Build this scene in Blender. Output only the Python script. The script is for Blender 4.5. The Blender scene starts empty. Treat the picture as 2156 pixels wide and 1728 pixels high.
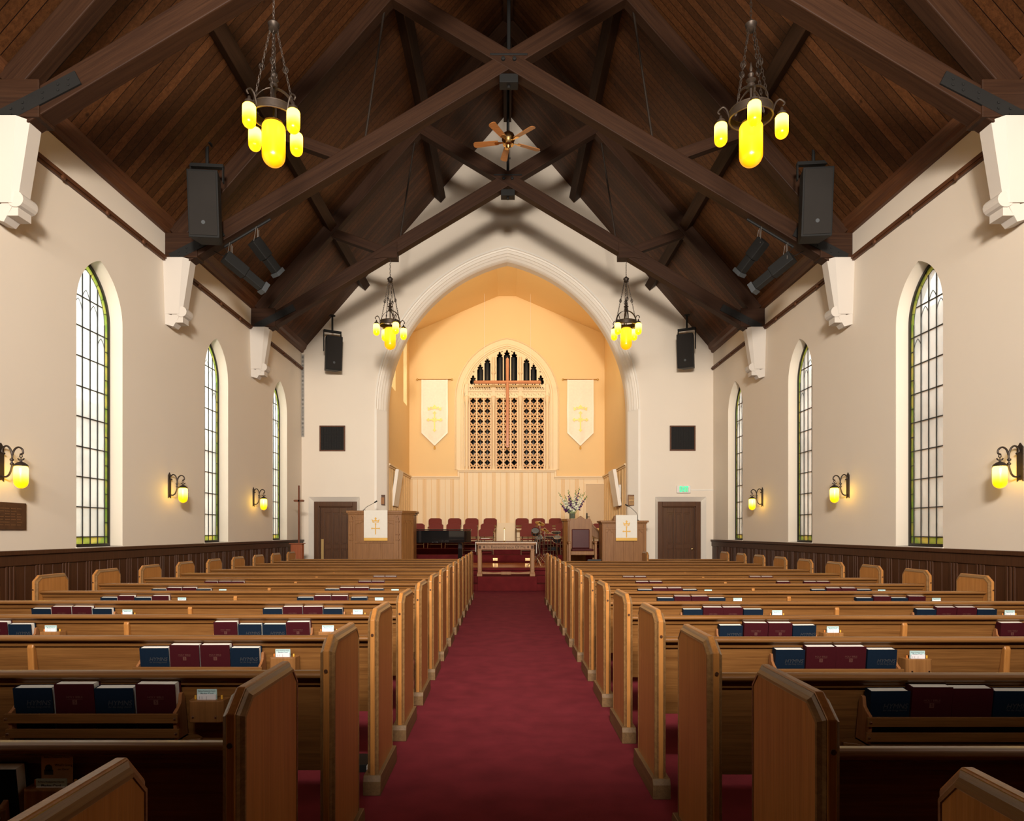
import bpy, math, random
from mathutils import Vector, Matrix
random.seed(7)
D=bpy.data; SC=bpy.context.scene; COL=SC.collection
PI=math.pi; sin=math.sin; cos=math.cos; sqrt=math.sqrt
ORD=['first','second','third','fourth','fifth','sixth','seventh','eighth','ninth','tenth','eleventh','twelfth','thirteenth','fourteenth','fifteenth']
# ---------------------------------------------------------------- materials
def nn(nt,t,**k):
    n=nt.nodes.new(t)
    for a,v in k.items():
        if a=='inp':
            for i,x in v.items(): n.inputs[i].default_value=x
        else: setattr(n,a,v)
    return n
def newmat(name):
    m=D.materials.new(name); m.use_nodes=True
    return m,m.node_tree,m.node_tree.nodes['Principled BSDF']
def rgb(c): return (c[0],c[1],c[2],1)
def mat(name,col,rough=.5,metal=0,emit=None,es=0,var=.08,vs=6,bump=0,coat=0,spec=.5):
    m,nt,b=newmat(name)
    b.inputs['Roughness'].default_value=rough; b.inputs['Metallic'].default_value=metal
    b.inputs['Coat Weight'].default_value=coat; b.inputs['Specular IOR Level'].default_value=spec
    tc=nn(nt,'ShaderNodeTexCoord'); no=nn(nt,'ShaderNodeTexNoise',inp={'Scale':vs,'Detail':4})
    nt.links.new(tc.outputs['Object'],no.inputs['Vector'])
    mx=nn(nt,'ShaderNodeMix',data_type='RGBA')
    mx.inputs[6].default_value=rgb([c*(1-var) for c in col]); mx.inputs[7].default_value=rgb([min(1,c*(1+var)) for c in col])
    nt.links.new(no.outputs['Fac'],mx.inputs[0]); nt.links.new(mx.outputs[2],b.inputs['Base Color'])
    if emit: b.inputs['Emission Color'].default_value=rgb(emit); b.inputs['Emission Strength'].default_value=es
    if bump:
        bp=nn(nt,'ShaderNodeBump',inp={'Strength':bump,'Distance':.01}); nt.links.new(no.outputs['Fac'],bp.inputs['Height']); nt.links.new(bp.outputs[0],b.inputs['Normal'])
    return m
def wood(name,c1,c2,axis='z',rough=.4,scale=1,boards=None,groove=(.02,.012,.008),gw=.05,coat=0,bstr=.15,boardvar=.5,knots=0,spec=.3):
    m,nt,b=newmat(name); L=nt.links.new
    b.inputs['Roughness'].default_value=rough; b.inputs['Coat Weight'].default_value=coat; b.inputs['Coat Roughness'].default_value=.15; b.inputs['Specular IOR Level'].default_value=spec
    tc=nn(nt,'ShaderNodeTexCoord'); oi=nn(nt,'ShaderNodeObjectInfo')
    cm=nn(nt,'ShaderNodeCombineXYZ')
    for i in range(3): L(oi.outputs['Random'],cm.inputs[i])
    vm=nn(nt,'ShaderNodeVectorMath',operation='MULTIPLY_ADD'); vm.inputs[1].default_value=(7,9,11)
    L(cm.outputs[0],vm.inputs[0]); L(tc.outputs['Object'],vm.inputs[2])
    mp=nn(nt,'ShaderNodeMapping'); s=[48*scale]*3; s['xyz'.index(axis)]=1.5*scale; mp.inputs['Scale'].default_value=s
    src=vm.outputs[0]
    col=None
    if boards:
        bax,bw=boards
        sp=nn(nt,'ShaderNodeSeparateXYZ'); L(tc.outputs['Object'],sp.inputs[0])
        dv=nn(nt,'ShaderNodeMath',operation='DIVIDE'); L(sp.outputs['xyz'.index(bax)],dv.inputs[0]); dv.inputs[1].default_value=bw
        fl=nn(nt,'ShaderNodeMath',operation='FLOOR'); L(dv.outputs[0],fl.inputs[0])
        fr=nn(nt,'ShaderNodeMath',operation='FRACT'); L(dv.outputs[0],fr.inputs[0])
        wn=nn(nt,'ShaderNodeTexWhiteNoise',noise_dimensions='1D'); L(fl.outputs[0],wn.inputs['W'])
        va=nn(nt,'ShaderNodeVectorMath',operation='MULTIPLY_ADD'); L(wn.outputs['Color'],va.inputs[0]); va.inputs[1].default_value=(5,5,5); L(src,va.inputs[2]); src=va.outputs[0]
    L(src,mp.inputs[0])
    n1=nn(nt,'ShaderNodeTexNoise',inp={'Scale':1,'Detail':5,'Roughness':.6,'Distortion':.6}); L(mp.outputs[0],n1.inputs['Vector'])
    mp2=nn(nt,'ShaderNodeMapping'); s2=[230*scale]*3; s2['xyz'.index(axis)]=6*scale; mp2.inputs['Scale'].default_value=s2; L(src,mp2.inputs[0])
    n2=nn(nt,'ShaderNodeTexNoise',inp={'Scale':1,'Detail':2}); L(mp2.outputs[0],n2.inputs['Vector'])
    ad=nn(nt,'ShaderNodeMath',operation='MULTIPLY_ADD'); L(n2.outputs['Fac'],ad.inputs[0]); ad.inputs[1].default_value=.45; L(n1.outputs['Fac'],ad.inputs[2])
    mr=nn(nt,'ShaderNodeMapRange',inp={'From Min':.45,'From Max':.98}); L(ad.outputs[0],mr.inputs[0])
    mx=nn(nt,'ShaderNodeMix',data_type='RGBA'); mx.inputs[6].default_value=rgb(c1); mx.inputs[7].default_value=rgb(c2); L(mr.outputs[0],mx.inputs[0])
    col=mx.outputs[2]; hgt=mr.outputs[0]
    if boards:
        br=nn(nt,'ShaderNodeMapRange',inp={'To Min':1-boardvar,'To Max':1+boardvar*.7}); L(wn.outputs['Value'],br.inputs[0])
        hs=nn(nt,'ShaderNodeHueSaturation'); L(br.outputs[0],hs.inputs['Value']); L(col,hs.inputs['Color']); col=hs.outputs[0]
        if knots:
            vo=nn(nt,'ShaderNodeTexVoronoi',inp={'Scale':2.6}); L(src,vo.inputs['Vector'])
            lt=nn(nt,'ShaderNodeMapRange',inp={'From Min':.03,'From Max':.09,'To Min':.75,'To Max':0}); L(vo.outputs['Distance'],lt.inputs[0])
            mk=nn(nt,'ShaderNodeMix',data_type='RGBA'); L(lt.outputs[0],mk.inputs[0]); L(col,mk.inputs[6]); mk.inputs[7].default_value=rgb(groove); col=mk.outputs[2]
        lt=nn(nt,'ShaderNodeMath',operation='LESS_THAN'); L(fr.outputs[0],lt.inputs[0]); lt.inputs[1].default_value=gw
        m2=nn(nt,'ShaderNodeMix',data_type='RGBA'); L(lt.outputs[0],m2.inputs[0]); L(col,m2.inputs[6]); m2.inputs[7].default_value=rgb(groove); col=m2.outputs[2]
    L(col,b.inputs['Base Color'])
    bp=nn(nt,'ShaderNodeBump',inp={'Strength':bstr,'Distance':.003}); L(hgt,bp.inputs['Height']); L(bp.outputs[0],b.inputs['Normal'])
    return m
def glassmat(name,col,col2,trans=.3,scale=3):
    m=D.materials.new(name); m.use_nodes=True; nt=m.node_tree; nt.nodes.clear(); L=nt.links.new
    tc=nn(nt,'ShaderNodeTexCoord'); no=nn(nt,'ShaderNodeTexNoise',inp={'Scale':scale,'Detail':3}); L(tc.outputs['Object'],no.inputs['Vector'])
    mr=nn(nt,'ShaderNodeMapRange',inp={'From Min':.35,'From Max':.65}); L(no.outputs['Fac'],mr.inputs[0])
    mx=nn(nt,'ShaderNodeMix',data_type='RGBA'); mx.inputs[6].default_value=rgb(col); mx.inputs[7].default_value=rgb(col2); L(mr.outputs[0],mx.inputs[0])
    t=nn(nt,'ShaderNodeBsdfTranslucent'); g=nn(nt,'ShaderNodeBsdfTransparent'); L(mx.outputs[2],t.inputs[0]); L(mx.outputs[2],g.inputs[0])
    s=nn(nt,'ShaderNodeMixShader'); s.inputs[0].default_value=trans; L(t.outputs[0],s.inputs[1]); L(g.outputs[0],s.inputs[2])
    gl=nn(nt,'ShaderNodeBsdfGlossy',inp={'Roughness':.3}); s2=nn(nt,'ShaderNodeMixShader'); s2.inputs[0].default_value=.04
    L(s.outputs[0],s2.inputs[1]); L(gl.outputs[0],s2.inputs[2])
    o=nn(nt,'ShaderNodeOutputMaterial'); L(s2.outputs[0],o.inputs[0]); return m
def lampmat(name,top,bot,st,sb,h):
    # amber art-glass: brighter round the bulb near the top of the glass
    m,nt,b=newmat(name); L=nt.links.new; b.inputs['Roughness'].default_value=.25; b.inputs['Base Color'].default_value=rgb(bot)
    tc=nn(nt,'ShaderNodeTexCoord'); sp=nn(nt,'ShaderNodeSeparateXYZ'); L(tc.outputs['Object'],sp.inputs[0])
    no=nn(nt,'ShaderNodeTexNoise',inp={'Scale':9,'Detail':3}); L(tc.outputs['Object'],no.inputs['Vector'])
    ma=nn(nt,'ShaderNodeMath',operation='MULTIPLY_ADD'); L(no.outputs['Fac'],ma.inputs[0]); ma.inputs[1].default_value=h*.15; L(sp.outputs[2],ma.inputs[2])
    mr=nn(nt,'ShaderNodeMapRange',inp={'From Min':h*.25,'From Max':h*.8}); mr.interpolation_type='SMOOTHSTEP'; L(ma.outputs[0],mr.inputs[0])
    mx=nn(nt,'ShaderNodeMix',data_type='RGBA'); mx.inputs[6].default_value=rgb(bot); mx.inputs[7].default_value=rgb(top); L(mr.outputs[0],mx.inputs[0]); L(mx.outputs[2],b.inputs['Emission Color'])
    m3=nn(nt,'ShaderNodeMapRange',inp={'To Min':sb,'To Max':st}); L(mr.outputs[0],m3.inputs[0]); L(m3.outputs[0],b.inputs['Emission Strength'])
    return m
PAINT=mat('wall_paint',(.78,.69,.58),.7,var=.025,vs=1.2,bump=.03)
PAINT_W=mat('white_paint',(.86,.80,.71),.6,var=.02)
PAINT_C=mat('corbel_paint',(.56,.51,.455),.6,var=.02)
CHANCEL=mat('chancel_paint',(.80,.56,.27),.7,var=.02,vs=1.5)
CHANCEL_T=mat('chancel_trim_paint',(.80,.62,.38),.5,var=.02)
CHANCEL_L=mat('lattice_paint_shaded',(.62,.34,.12),.5,var=.05)  # lattice's own orange-brown, darkened in colour for the shade it sits in
REED=mat('reed_paint',(.72,.46,.19),.55,var=.02)
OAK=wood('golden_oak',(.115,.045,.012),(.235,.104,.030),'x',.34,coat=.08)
OAKZ=wood('golden_oak_upright_lit',(.29,.112,.025),(.45,.195,.052),'z',.34,coat=.08)  # upright grain; aisle light on the pew end panels put into the colour
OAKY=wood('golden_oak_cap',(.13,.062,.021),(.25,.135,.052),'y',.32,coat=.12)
OAKD=wood('oak_plinth',(.11,.06,.025),(.20,.115,.05),'y',.5)
OAKC=wood('carved_oak',(.18,.074,.021),(.31,.14,.044),'z',.42,coat=.05)
WALN=wood('dark_door_wood',(.048,.017,.006),(.105,.040,.013),'z',.35,coat=.12)
WAIN=wood('wainscot_wood',(.034,.011,.004),(.075,.027,.010),'z',.45,coat=.04)
BEAM=wood('dark_timber',(.018,.0068,.0032),(.044,.0185,.0085),'x',.6,scale=.5,spec=.15)
BEAMY=wood('dark_timber_long',(.018,.0076,.0035),(.044,.020,.0088),'y',.6,scale=.5,spec=.15)
CEIL=wood('ceiling_boards',(.046,.0165,.006),(.115,.044,.015),'x',.5,scale=.5,spec=.15,boards=('y',.145),boardvar=.42,knots=1,groove=(.008,.003,.002),gw=.07)
TRIMW=wood('trim_wood',(.06,.022,.010),(.14,.052,.02),'y',.45)
REDW=wood('red_wood',(.20,.05,.02),(.36,.11,.045),'z',.3,coat=.3)
CROSSW=wood('cross_wood',(.36,.12,.04),(.62,.24,.085),'z',.35,coat=.2)
FLOORW=wood('stage_floor_wood',(.45,.16,.04),(.68,.27,.08),'x',.22,boards=('y',.08),boardvar=.15,coat=.4,gw=.03,groove=(.2,.07,.02))
BLADE=wood('fan_blade_wood',(.30,.11,.03),(.48,.19,.06),'x',.3,coat=.3)
IRON=mat('wrought_iron',(.045,.032,.024),.5,.6,var=.3,vs=30)
BRONZE=mat('bronze',(.12,.06,.03),.45,.6,var=.5,vs=12)
BLACK=mat('matte_black',(.012,.0115,.011),.6,var=.1,spec=.2)
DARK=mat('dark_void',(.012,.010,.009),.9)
GREYP=mat('organ_pipe_metal',(.10,.09,.08),.4,.5)
PIANO=mat('piano_lacquer',(.008,.008,.009),.06,coat=1)
CHROME=mat('chrome',(.75,.75,.75),.12,1)
BRASS=mat('brass',(.75,.50,.20),.22,1)
CYM=mat('cymbal_bronze',(.34,.26,.14),.25,1)
WHITE=mat('white_plastic',(.78,.76,.72),.35)
RED_F=mat('red_upholstery',(.155,.020,.012),.85,var=.15,vs=40)
LEATH=mat('oxblood_leather',(.06,.006,.006),.4,coat=.05,var=.2,spec=.25)
CHFR=mat('chair_frame_metal',(.30,.20,.13),.35,.7)
CLOTH=mat('cream_cloth',(.80,.76,.68),.8,var=.05,vs=20)
BANN=mat('banner_brocade',(.86,.78,.64),.6,var=.09,vs=14)
GOLD=mat('gold_embroidery',(.58,.33,.06),.45,.3)
GOLDL=mat('pale_gold_embroidery',(.80,.55,.15),.4,.2)
NAVY=mat('navy_cloth_cover',(.0035,.010,.022),.6,var=.15,vs=60,spec=.12)
BURG=mat('burgundy_cloth_cover',(.038,.0035,.006),.6,var=.15,vs=60,spec=.12)
PAGE=mat('paper_pages',(.86,.82,.74),.7)
STAMP_B=mat('stamped_blue_title',(.030,.030,.034),.6)
STAMP_R=mat('stamped_red_title',(.085,.028,.020),.6)
CARD=mat('pale_blue_card',(.45,.62,.62),.7); CARDW=mat('white_card',(.80,.78,.82),.7); INK=mat('ink',(.03,.04,.07),.7)
CARDT=mat('tan_leaflet',(.55,.40,.26),.7)
PENC=mat('yellow_pencil',(.75,.38,.04),.4); PENO=mat('orange_pencil',(.65,.20,.04),.4)
LEAD=mat('lead_came',(.02,.02,.018),.6); FRAMEB=mat('window_frame_black',(.02,.017,.012),.5)
GLASSM=glassmat('frosted_glass',(.70,.71,.67),(.60,.61,.575),.42,2); GLASSG=glassmat('green_border_glass',(.34,.46,.16),(.60,.55,.24),.2,6)
LEAF=mat('stem_green',(.13,.25,.05),.5); PURP=mat('purple_petal',(.09,.02,.12),.6,var=.3,vs=30); WHP=mat('white_petal',(.80,.78,.60),.6)
MONIT=mat('monitor_grey',(.05,.055,.06),.6)
def carpet(name,c):
    m,nt,b=newmat(name); L=nt.links.new; b.inputs['Roughness'].default_value=.95; b.inputs['Sheen Weight'].default_value=.0
    b.inputs['Specular IOR Level'].default_value=.1
    tc=nn(nt,'ShaderNodeTexCoord'); n=nn(nt,'ShaderNodeTexNoise',inp={'Scale':260,'Detail':2}); L(tc.outputs['Object'],n.inputs['Vector'])
    n2=nn(nt,'ShaderNodeTexNoise',inp={'Scale':5,'Detail':4}); L(tc.outputs['Object'],n2.inputs['Vector'])
    ad=nn(nt,'ShaderNodeMath',operation='MULTIPLY_ADD'); L(n.outputs['Fac'],ad.inputs[0]); ad.inputs[1].default_value=.5; L(n2.outputs['Fac'],ad.inputs[2])
    mr=nn(nt,'ShaderNodeMapRange',inp={'From Min':.4,'From Max':1.1}); L(ad.outputs[0],mr.inputs[0])
    mx=nn(nt,'ShaderNodeMix',data_type='RGBA'); mx.inputs[6].default_value=rgb([x*.75 for x in c]); mx.inputs[7].default_value=rgb([x*1.3 for x in c]); L(mr.outputs[0],mx.inputs[0]); L(mx.outputs[2],b.inputs['Base Color'])
    bp=nn(nt,'ShaderNodeBump',inp={'Strength':.4,'Distance':.004}); L(n.outputs['Fac'],bp.inputs['Height']); L(bp.outputs[0],b.inputs['Normal']); return m
CARPET=carpet('burgundy_carpet',(.155,.019,.027)); CARPET2=carpet('choir_carpet',(.095,.010,.011))
BRICK,nt,b=newmat('red_brick')
br=nn(nt,'ShaderNodeTexBrick',inp={'Scale':3.2,'Color1':(.50,.22,.14,1),'Color2':(.58,.30,.20,1),'Mortar':(.6,.55,.5,1)}); tc=nn(nt,'ShaderNodeTexCoord')
mp=nn(nt,'ShaderNodeMapping'); mp.inputs['Rotation'].default_value=(0,PI/2,PI/2); nt.links.new(tc.outputs['Object'],mp.inputs[0]); nt.links.new(mp.outputs[0],br.inputs[0]); nt.links.new(br.outputs[0],b.inputs[0])
GRASS=mat('lawn',(.16,.24,.09),.9)
CANDLE=mat('candle_wax',(.85,.80,.62),.5); FLAME=mat('flame_brass',(.9,.75,.4),.2,.5)
EXITG=mat('exit_green',(.02,.5,.15),.5,emit=(.02,1,.30),es=1.3)
VGLASS=D.materials.new('vase_glass'); VGLASS.use_nodes=True
bb=VGLASS.node_tree.nodes['Principled BSDF']; bb.inputs['Transmission Weight'].default_value=.9; bb.inputs['Roughness'].default_value=.03; bb.inputs['Base Color'].default_value=(.75,.85,.65,1)
LAMPS=lampmat('small_amber_glass',(1,.62,.045),(1,.52,.003),13,1.3,.25)
LAMPB=lampmat('large_amber_glass',(1,.56,.022),(1,.33,.002),1.6,1.0,.46)
# ---------------------------------------------------------------- mesh builder
def sub(a,b): return (a[0]-b[0],a[1]-b[1],a[2]-b[2])
class MB:
    def __init__(s): s.v=[]; s.f=[]; s.sm=False
    def add(s,vs,fs,M=None):
        o=len(s.v)
        s.v+= [tuple(M@Vector(p)) for p in vs] if M else [tuple(p) for p in vs]
        s.f+=[tuple(i+o for i in f) for f in fs]; return s
    def box(s,x0,x1,y0,y1,z0,z1,M=None):
        return s.add([(x0,y0,z0),(x1,y0,z0),(x1,y1,z0),(x0,y1,z0),(x0,y0,z1),(x1,y0,z1),(x1,y1,z1),(x0,y1,z1)],
          [(0,3,2,1),(4,5,6,7),(0,1,5,4),(1,2,6,5),(2,3,7,6),(3,0,4,7)],M)
    def prism(s,poly,a,b,axis='x',M=None):
        f={'x':lambda p,t:(t,p[0],p[1]),'y':lambda p,t:(p[0],t,p[1]),'z':lambda p,t:(p[0],p[1],t)}[axis]
        n=len(poly); vs=[f(p,a) for p in poly]+[f(p,b) for p in poly]
        fs=[tuple(range(n-1,-1,-1)),tuple(range(n,2*n))]+[(i,(i+1)%n,(i+1)%n+n,i+n) for i in range(n)]
        return s.add(vs,fs,M)
    def beam(s,p,q,w,h):
        # w across (towards y, or x for beams along y), h in the plane of the slope
        p=Vector(p);q=Vector(q); d=(q-p); L=d.length; d.normalize()
        side=Vector((0,1,0)) if abs(d.y)<.9 else Vector((1,0,0))
        up=d.cross(side).normalized(); side=up.cross(d).normalized()
        M=Matrix.Translation(p)@Matrix((d,side,up)).transposed().to_4x4()
        return s.box(0,L,-w/2,w/2,-h/2,h/2,M)
    def tube(s,pts,r,n=8,close=False,caps=True):
        s.sm=True
        pts=[Vector(p) for p in pts]; m=len(pts); rs=r if isinstance(r,(list,tuple)) else [r]*m
        vs=[];fs=[]; ref=None
        for i,p in enumerate(pts):
            a=pts[i-1] if (i>0 or close) else p; c=pts[(i+1)%m] if (i<m-1 or close) else p
            t=(c-a).normalized()
            if ref is None:
                ref=Vector((0,0,1)) if abs(t.z)<.9 else Vector((1,0,0))
            u=t.cross(ref)
            if u.length<1e-4: u=t.cross(Vector((.3,1,.2)))
            u.normalize(); w=u.cross(t).normalized(); ref=w
            for k in range(n):
                an=2*PI*k/n; vs.append(p+(u*cos(an)+w*sin(an))*rs[i])
        seg=m if close else m-1
        for i in range(seg):
            j=(i+1)%m
            for k in range(n):
                l=(k+1)%n; fs.append((i*n+k,i*n+l,j*n+l,j*n+k))
        if caps and not close:
            fs.append(tuple(range(n-1,-1,-1))); fs.append(tuple((m-1)*n+k for k in range(n)))
        return s.add(vs,fs)
    def lathe(s,prof,n=20,M=None,caps=True):
        s.sm=True
        vs=[];fs=[]
        for r,z in prof:
            for k in range(n): vs.append((r*cos(2*PI*k/n),r*sin(2*PI*k/n),z))
        for i in range(len(prof)-1):
            for k in range(n):
                l=(k+1)%n; fs.append((i*n+k,i*n+l,(i+1)*n+l,(i+1)*n+k))
        if caps and prof[0][0]>1e-4: fs.append(tuple(range(n-1,-1,-1)))
        if caps and prof[-1][0]>1e-4: fs.append(tuple((len(prof)-1)*n+k for k in range(n)))
        return s.add(vs,fs,M)
    def mesh(s,name,m):
        me=D.meshes.new(name); me.from_pydata(s.v,[],s.f); me.materials.append(m)
        if s.sm:
            me.shade_smooth()
            try: me.set_sharp_from_angle(angle=.7)
            except Exception: pass
        me.update(); return me
    def build(s,name,m,parent=None,loc=(0,0,0),bev=0,lab=None):
        o=D.objects.new(name,s.mesh(name,m)); COL.objects.link(o); o.parent=parent; o.location=loc
        if bev:
            md=o.modifiers.new('bevel','BEVEL'); md.width=bev; md.segments=2; md.limit_method='ANGLE'
        if lab: o['label']=lab
        return o
def tag(o,label=None,cat=None,group=None,kind=None):
    if label:o['label']=label
    if cat:o['category']=cat
    if group:o['group']=group
    if kind:o['kind']=kind
    return o
def thing(name,label,cat,loc=(0,0,0),rz=0,group=None):
    o=D.objects.new(name,None); COL.objects.link(o); o.location=loc; o.rotation_euler=(0,0,rz); o.empty_display_size=.1
    return tag(o,label,cat,group)
def struct(name,o,cat=None): o.name=name; o['kind']='structure'; return o
def copy_tree(o,parent=None):
    c=o.copy(); COL.objects.link(c); c.parent=parent
    for ch in kids.get(o.name,[]) : copy_tree(ch,c)
    return c
kids={}
def freeze(o):
    kids[o.name]=list(o.children)
    for c in o.children: freeze(c)
def place(proto,used,loc,rz,label,group=None,rx=None):
    o=proto if not used else copy_tree(proto)
    o.location=loc; o.rotation_euler=(rx or 0,0,rz); o['label']=label
    if group:o['group']=group
    return o
XY_XZ=Matrix(((1,0,0,0),(0,0,1,0),(0,1,0,0),(0,0,0,1)))    # 2d (x,y)->(x,0,z) , depth -> y
XY_YZ=Matrix(((0,0,1,0),(1,0,0,0),(0,1,0,0),(0,0,0,1)))    # 2d (x,y)->(y,z) , depth -> x
def plate(name,polys,depth,m,parent=None,M=XY_XZ,loc=(0,0,0),flip=False,text=None,size=.1,align='CENTER',lab=None,shear=0,bold=0):
    cu=D.curves.new(name,'FONT' if text is not None else 'CURVE')
    if text is not None:
        cu.body=text; cu.size=size; cu.align_x=align; cu.align_y='CENTER'; cu.shear=shear; cu.offset=bold
    else:
        cu.dimensions='2D'
        for p in polys:
            s=cu.splines.new('POLY'); s.points.add(len(p)-1)
            for i,(x,y) in enumerate(p): s.points[i].co=(x,y,0,1)
            s.use_cyclic_u=True
    cu.fill_mode='BOTH'; cu.extrude=depth/2
    o=D.objects.new(name,cu); me=D.meshes.new_from_object(o); D.objects.remove(o); D.curves.remove(cu)
    me.transform(M)
    if M.determinant()<0: me.flip_normals()
    me.materials.clear(); me.materials.append(m); me.name=name
    o=D.objects.new(name,me); COL.objects.link(o); o.parent=parent; o.location=loc
    if lab:o['label']=lab
    return o
def parc(a,rise,zs,z0=None,n=14,t=0,cx=0):
    """pointed arch outline, half width a, inset t; closed polygon from z0"""
    R=(a*a+rise*rise)/(2*a); c=R-a; r=R-t; top=math.acos(min(1,c/r))
    right=[(cx-c+r*cos(top*i/n),zs+r*sin(top*i/n)) for i in range(n+1)]
    left=[(2*cx-x,z) for x,z in right[::-1][1:]]
    if z0 is None: return right+left
    return [(cx+a-t,z0)]+right+left+[(cx-a+t,z0)]
def smooth(pts,n=4):
    P_=[Vector(p) for p in pts]; out=[]
    for i in range(len(P_)-1):
        a=P_[max(0,i-1)];b=P_[i];c=P_[i+1];d=P_[min(len(P_)-1,i+2)]
        for k in range(n):
            t=k/n; out.append(.5*((2*b)+(c-a)*t+(2*a-5*b+4*c-d)*t*t+(3*b-a-3*c+d)*t**3))
    return out+[P_[-1]]
def rect(x0,x1,y0,y1): return [(x0,y0),(x1,y0),(x1,y1),(x0,y1)]
def circ(cx,cy,r,n=12,a0=0): return [(cx+r*cos(a0+2*PI*i/n),cy+r*sin(a0+2*PI*i/n)) for i in range(n)]
# ---------------------------------------------------------------- dimensions
W=5.5; YB=-5.0; YA=18.15; ZE=6.2; ZR=12.58; SL=(ZR-ZE)/W; CX=-.055; F=1430.
def roof(x): return ZR-SL*abs(x)
def wx(px,d): return (px-1064)*d/F+CX
def wz(py,d): return 1.4+(1119-py)*d/F
TY=[7.3,10.98,14.65]; WY=[1.82,5.48,9.14,12.82,16.42]
# ---------------------------------------------------------------- shell
struct('floor',MB().box(-6,6,YB-.3,YA+.75,-.2,0).build('floor',CARPET))
WIN=[parc(.52,.74,4.30,1.2,n=14,cx=y) for y in WY]
for sd,nm in ((-1,'wall_left'),(1,'wall_right')):
    o=plate(nm,[rect(YB-.3,YA+.75,0,6.45)]+WIN,.34,PAINT,M=XY_YZ,loc=(sd*(W+.17),0,0)); struct(nm,o)
struct('wall_rear',MB().prism([(-6,0),(6,0),(6,ZE-.3),(0,ZR+.3),(-6,ZE-.3)],YB-.3,YB,'y').build('wall_rear',PAINT))
m=MB()
for s in (-1,1):
    p=[(s*(W+.5),roof(W+.5)),(0,ZR),(0,ZR+.25),(s*(W+.5),roof(W+.5)+.25)]
    m.prism(p,YB-.3,YA+.75,'y')
struct('ceiling',m.build('ceiling',CEIL))
o=MB().box(-5.5,5.5,-.75,-.6,2.3,3.5).box(-5.5,5.5,YB,-.6,2.2,2.32).build('added_gallery_blocker',OAKC); struct('added_gallery_blocker',o)  # unseen gallery front, added and sized to shade the nearest pews
# arch wall (front wall of the nave)
AR_A=3.49; AR_R=4.40; ARC=.913; ARS=4.66
def archpts(r,zs=ARS,z0=None,n=22):
    top=math.acos(ARC/r); R_=[(-ARC+r*cos(top*i/n),zs+r*sin(top*i/n)) for i in range(n+1)]
    L_=[(-x,z) for x,z in R_[::-1][1:]]
    if z0 is None: return R_+L_
    return [(r-ARC,z0)]+R_+L_+[(-(r-ARC),z0)]
dl=[rect(s*4.63-.685,s*4.63+.685,-.0,2.33) for s in (-1,1)]
gable=[(-6,0),(6,0),(6,roof(6)+.1),(0,ZR+.1),(-6,roof(6)+.1)]
VN=[rect(wx(673,YA)+.04,wx(727,YA)-.04,wz(950,YA)+.04,wz(896,YA)-.04),rect(wx(1410,YA)+.04,wx(1464,YA)-.04,wz(949,YA)+.04,wz(896,YA)-.04)]
struct('wall_front',plate('wall_front',[gable,archpts(AR_R,z0=-.001)]+dl,.12,PAINT,loc=(0,YA+.06,0)))
# splayed moulded reveal of the arch
prof=[(4.46,.005),(4.46,-.035),(4.415,-.045),(4.405,-.015),(4.37,.0),(4.362,.02),(4.31,.06),(4.302,.085),(4.26,.13),(4.25,.155),(4.205,.21),(4.185,.26),(4.17,.32),(4.18,.62),(4.45,.62),(4.48,0.01)]
m=MB(); rings=[]
N=26
for r,dy in prof:
    rings.append([(x,YA+dy,z) for x,z in archpts(r,n=N)])
vs=[p for rg in rings for p in rg]; k=len(rings[0]); fs=[]
for i in range(len(prof)-1):
    for j in range(k-1): fs.append((i*k+j,i*k+j+1,(i+1)*k+j+1,(i+1)*k+j))
m.add(vs,fs)
pj=[(4.46,.005),(4.46,-.035),(4.40,-.04),(4.19,.26),(4.17,.32),(4.18,.62),(4.45,.62)]
for s in (-1,1):
    vs=[(s*(r-ARC),YA+dy,z) for r,dy in pj for z in (0,ARS+.02)]
    m.add(vs,[(2*i,2*i+1,2*i+3,2*i+2) for i in range(len(pj)-1)]); m.add([(s*(r-ARC),YA+dy,ARS+.02) for r,dy in pj],[tuple(range(len(pj)))])
struct('trim_1',m.build('trim_1',PAINT_W))['label']='moulded pointed chancel arch'
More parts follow.
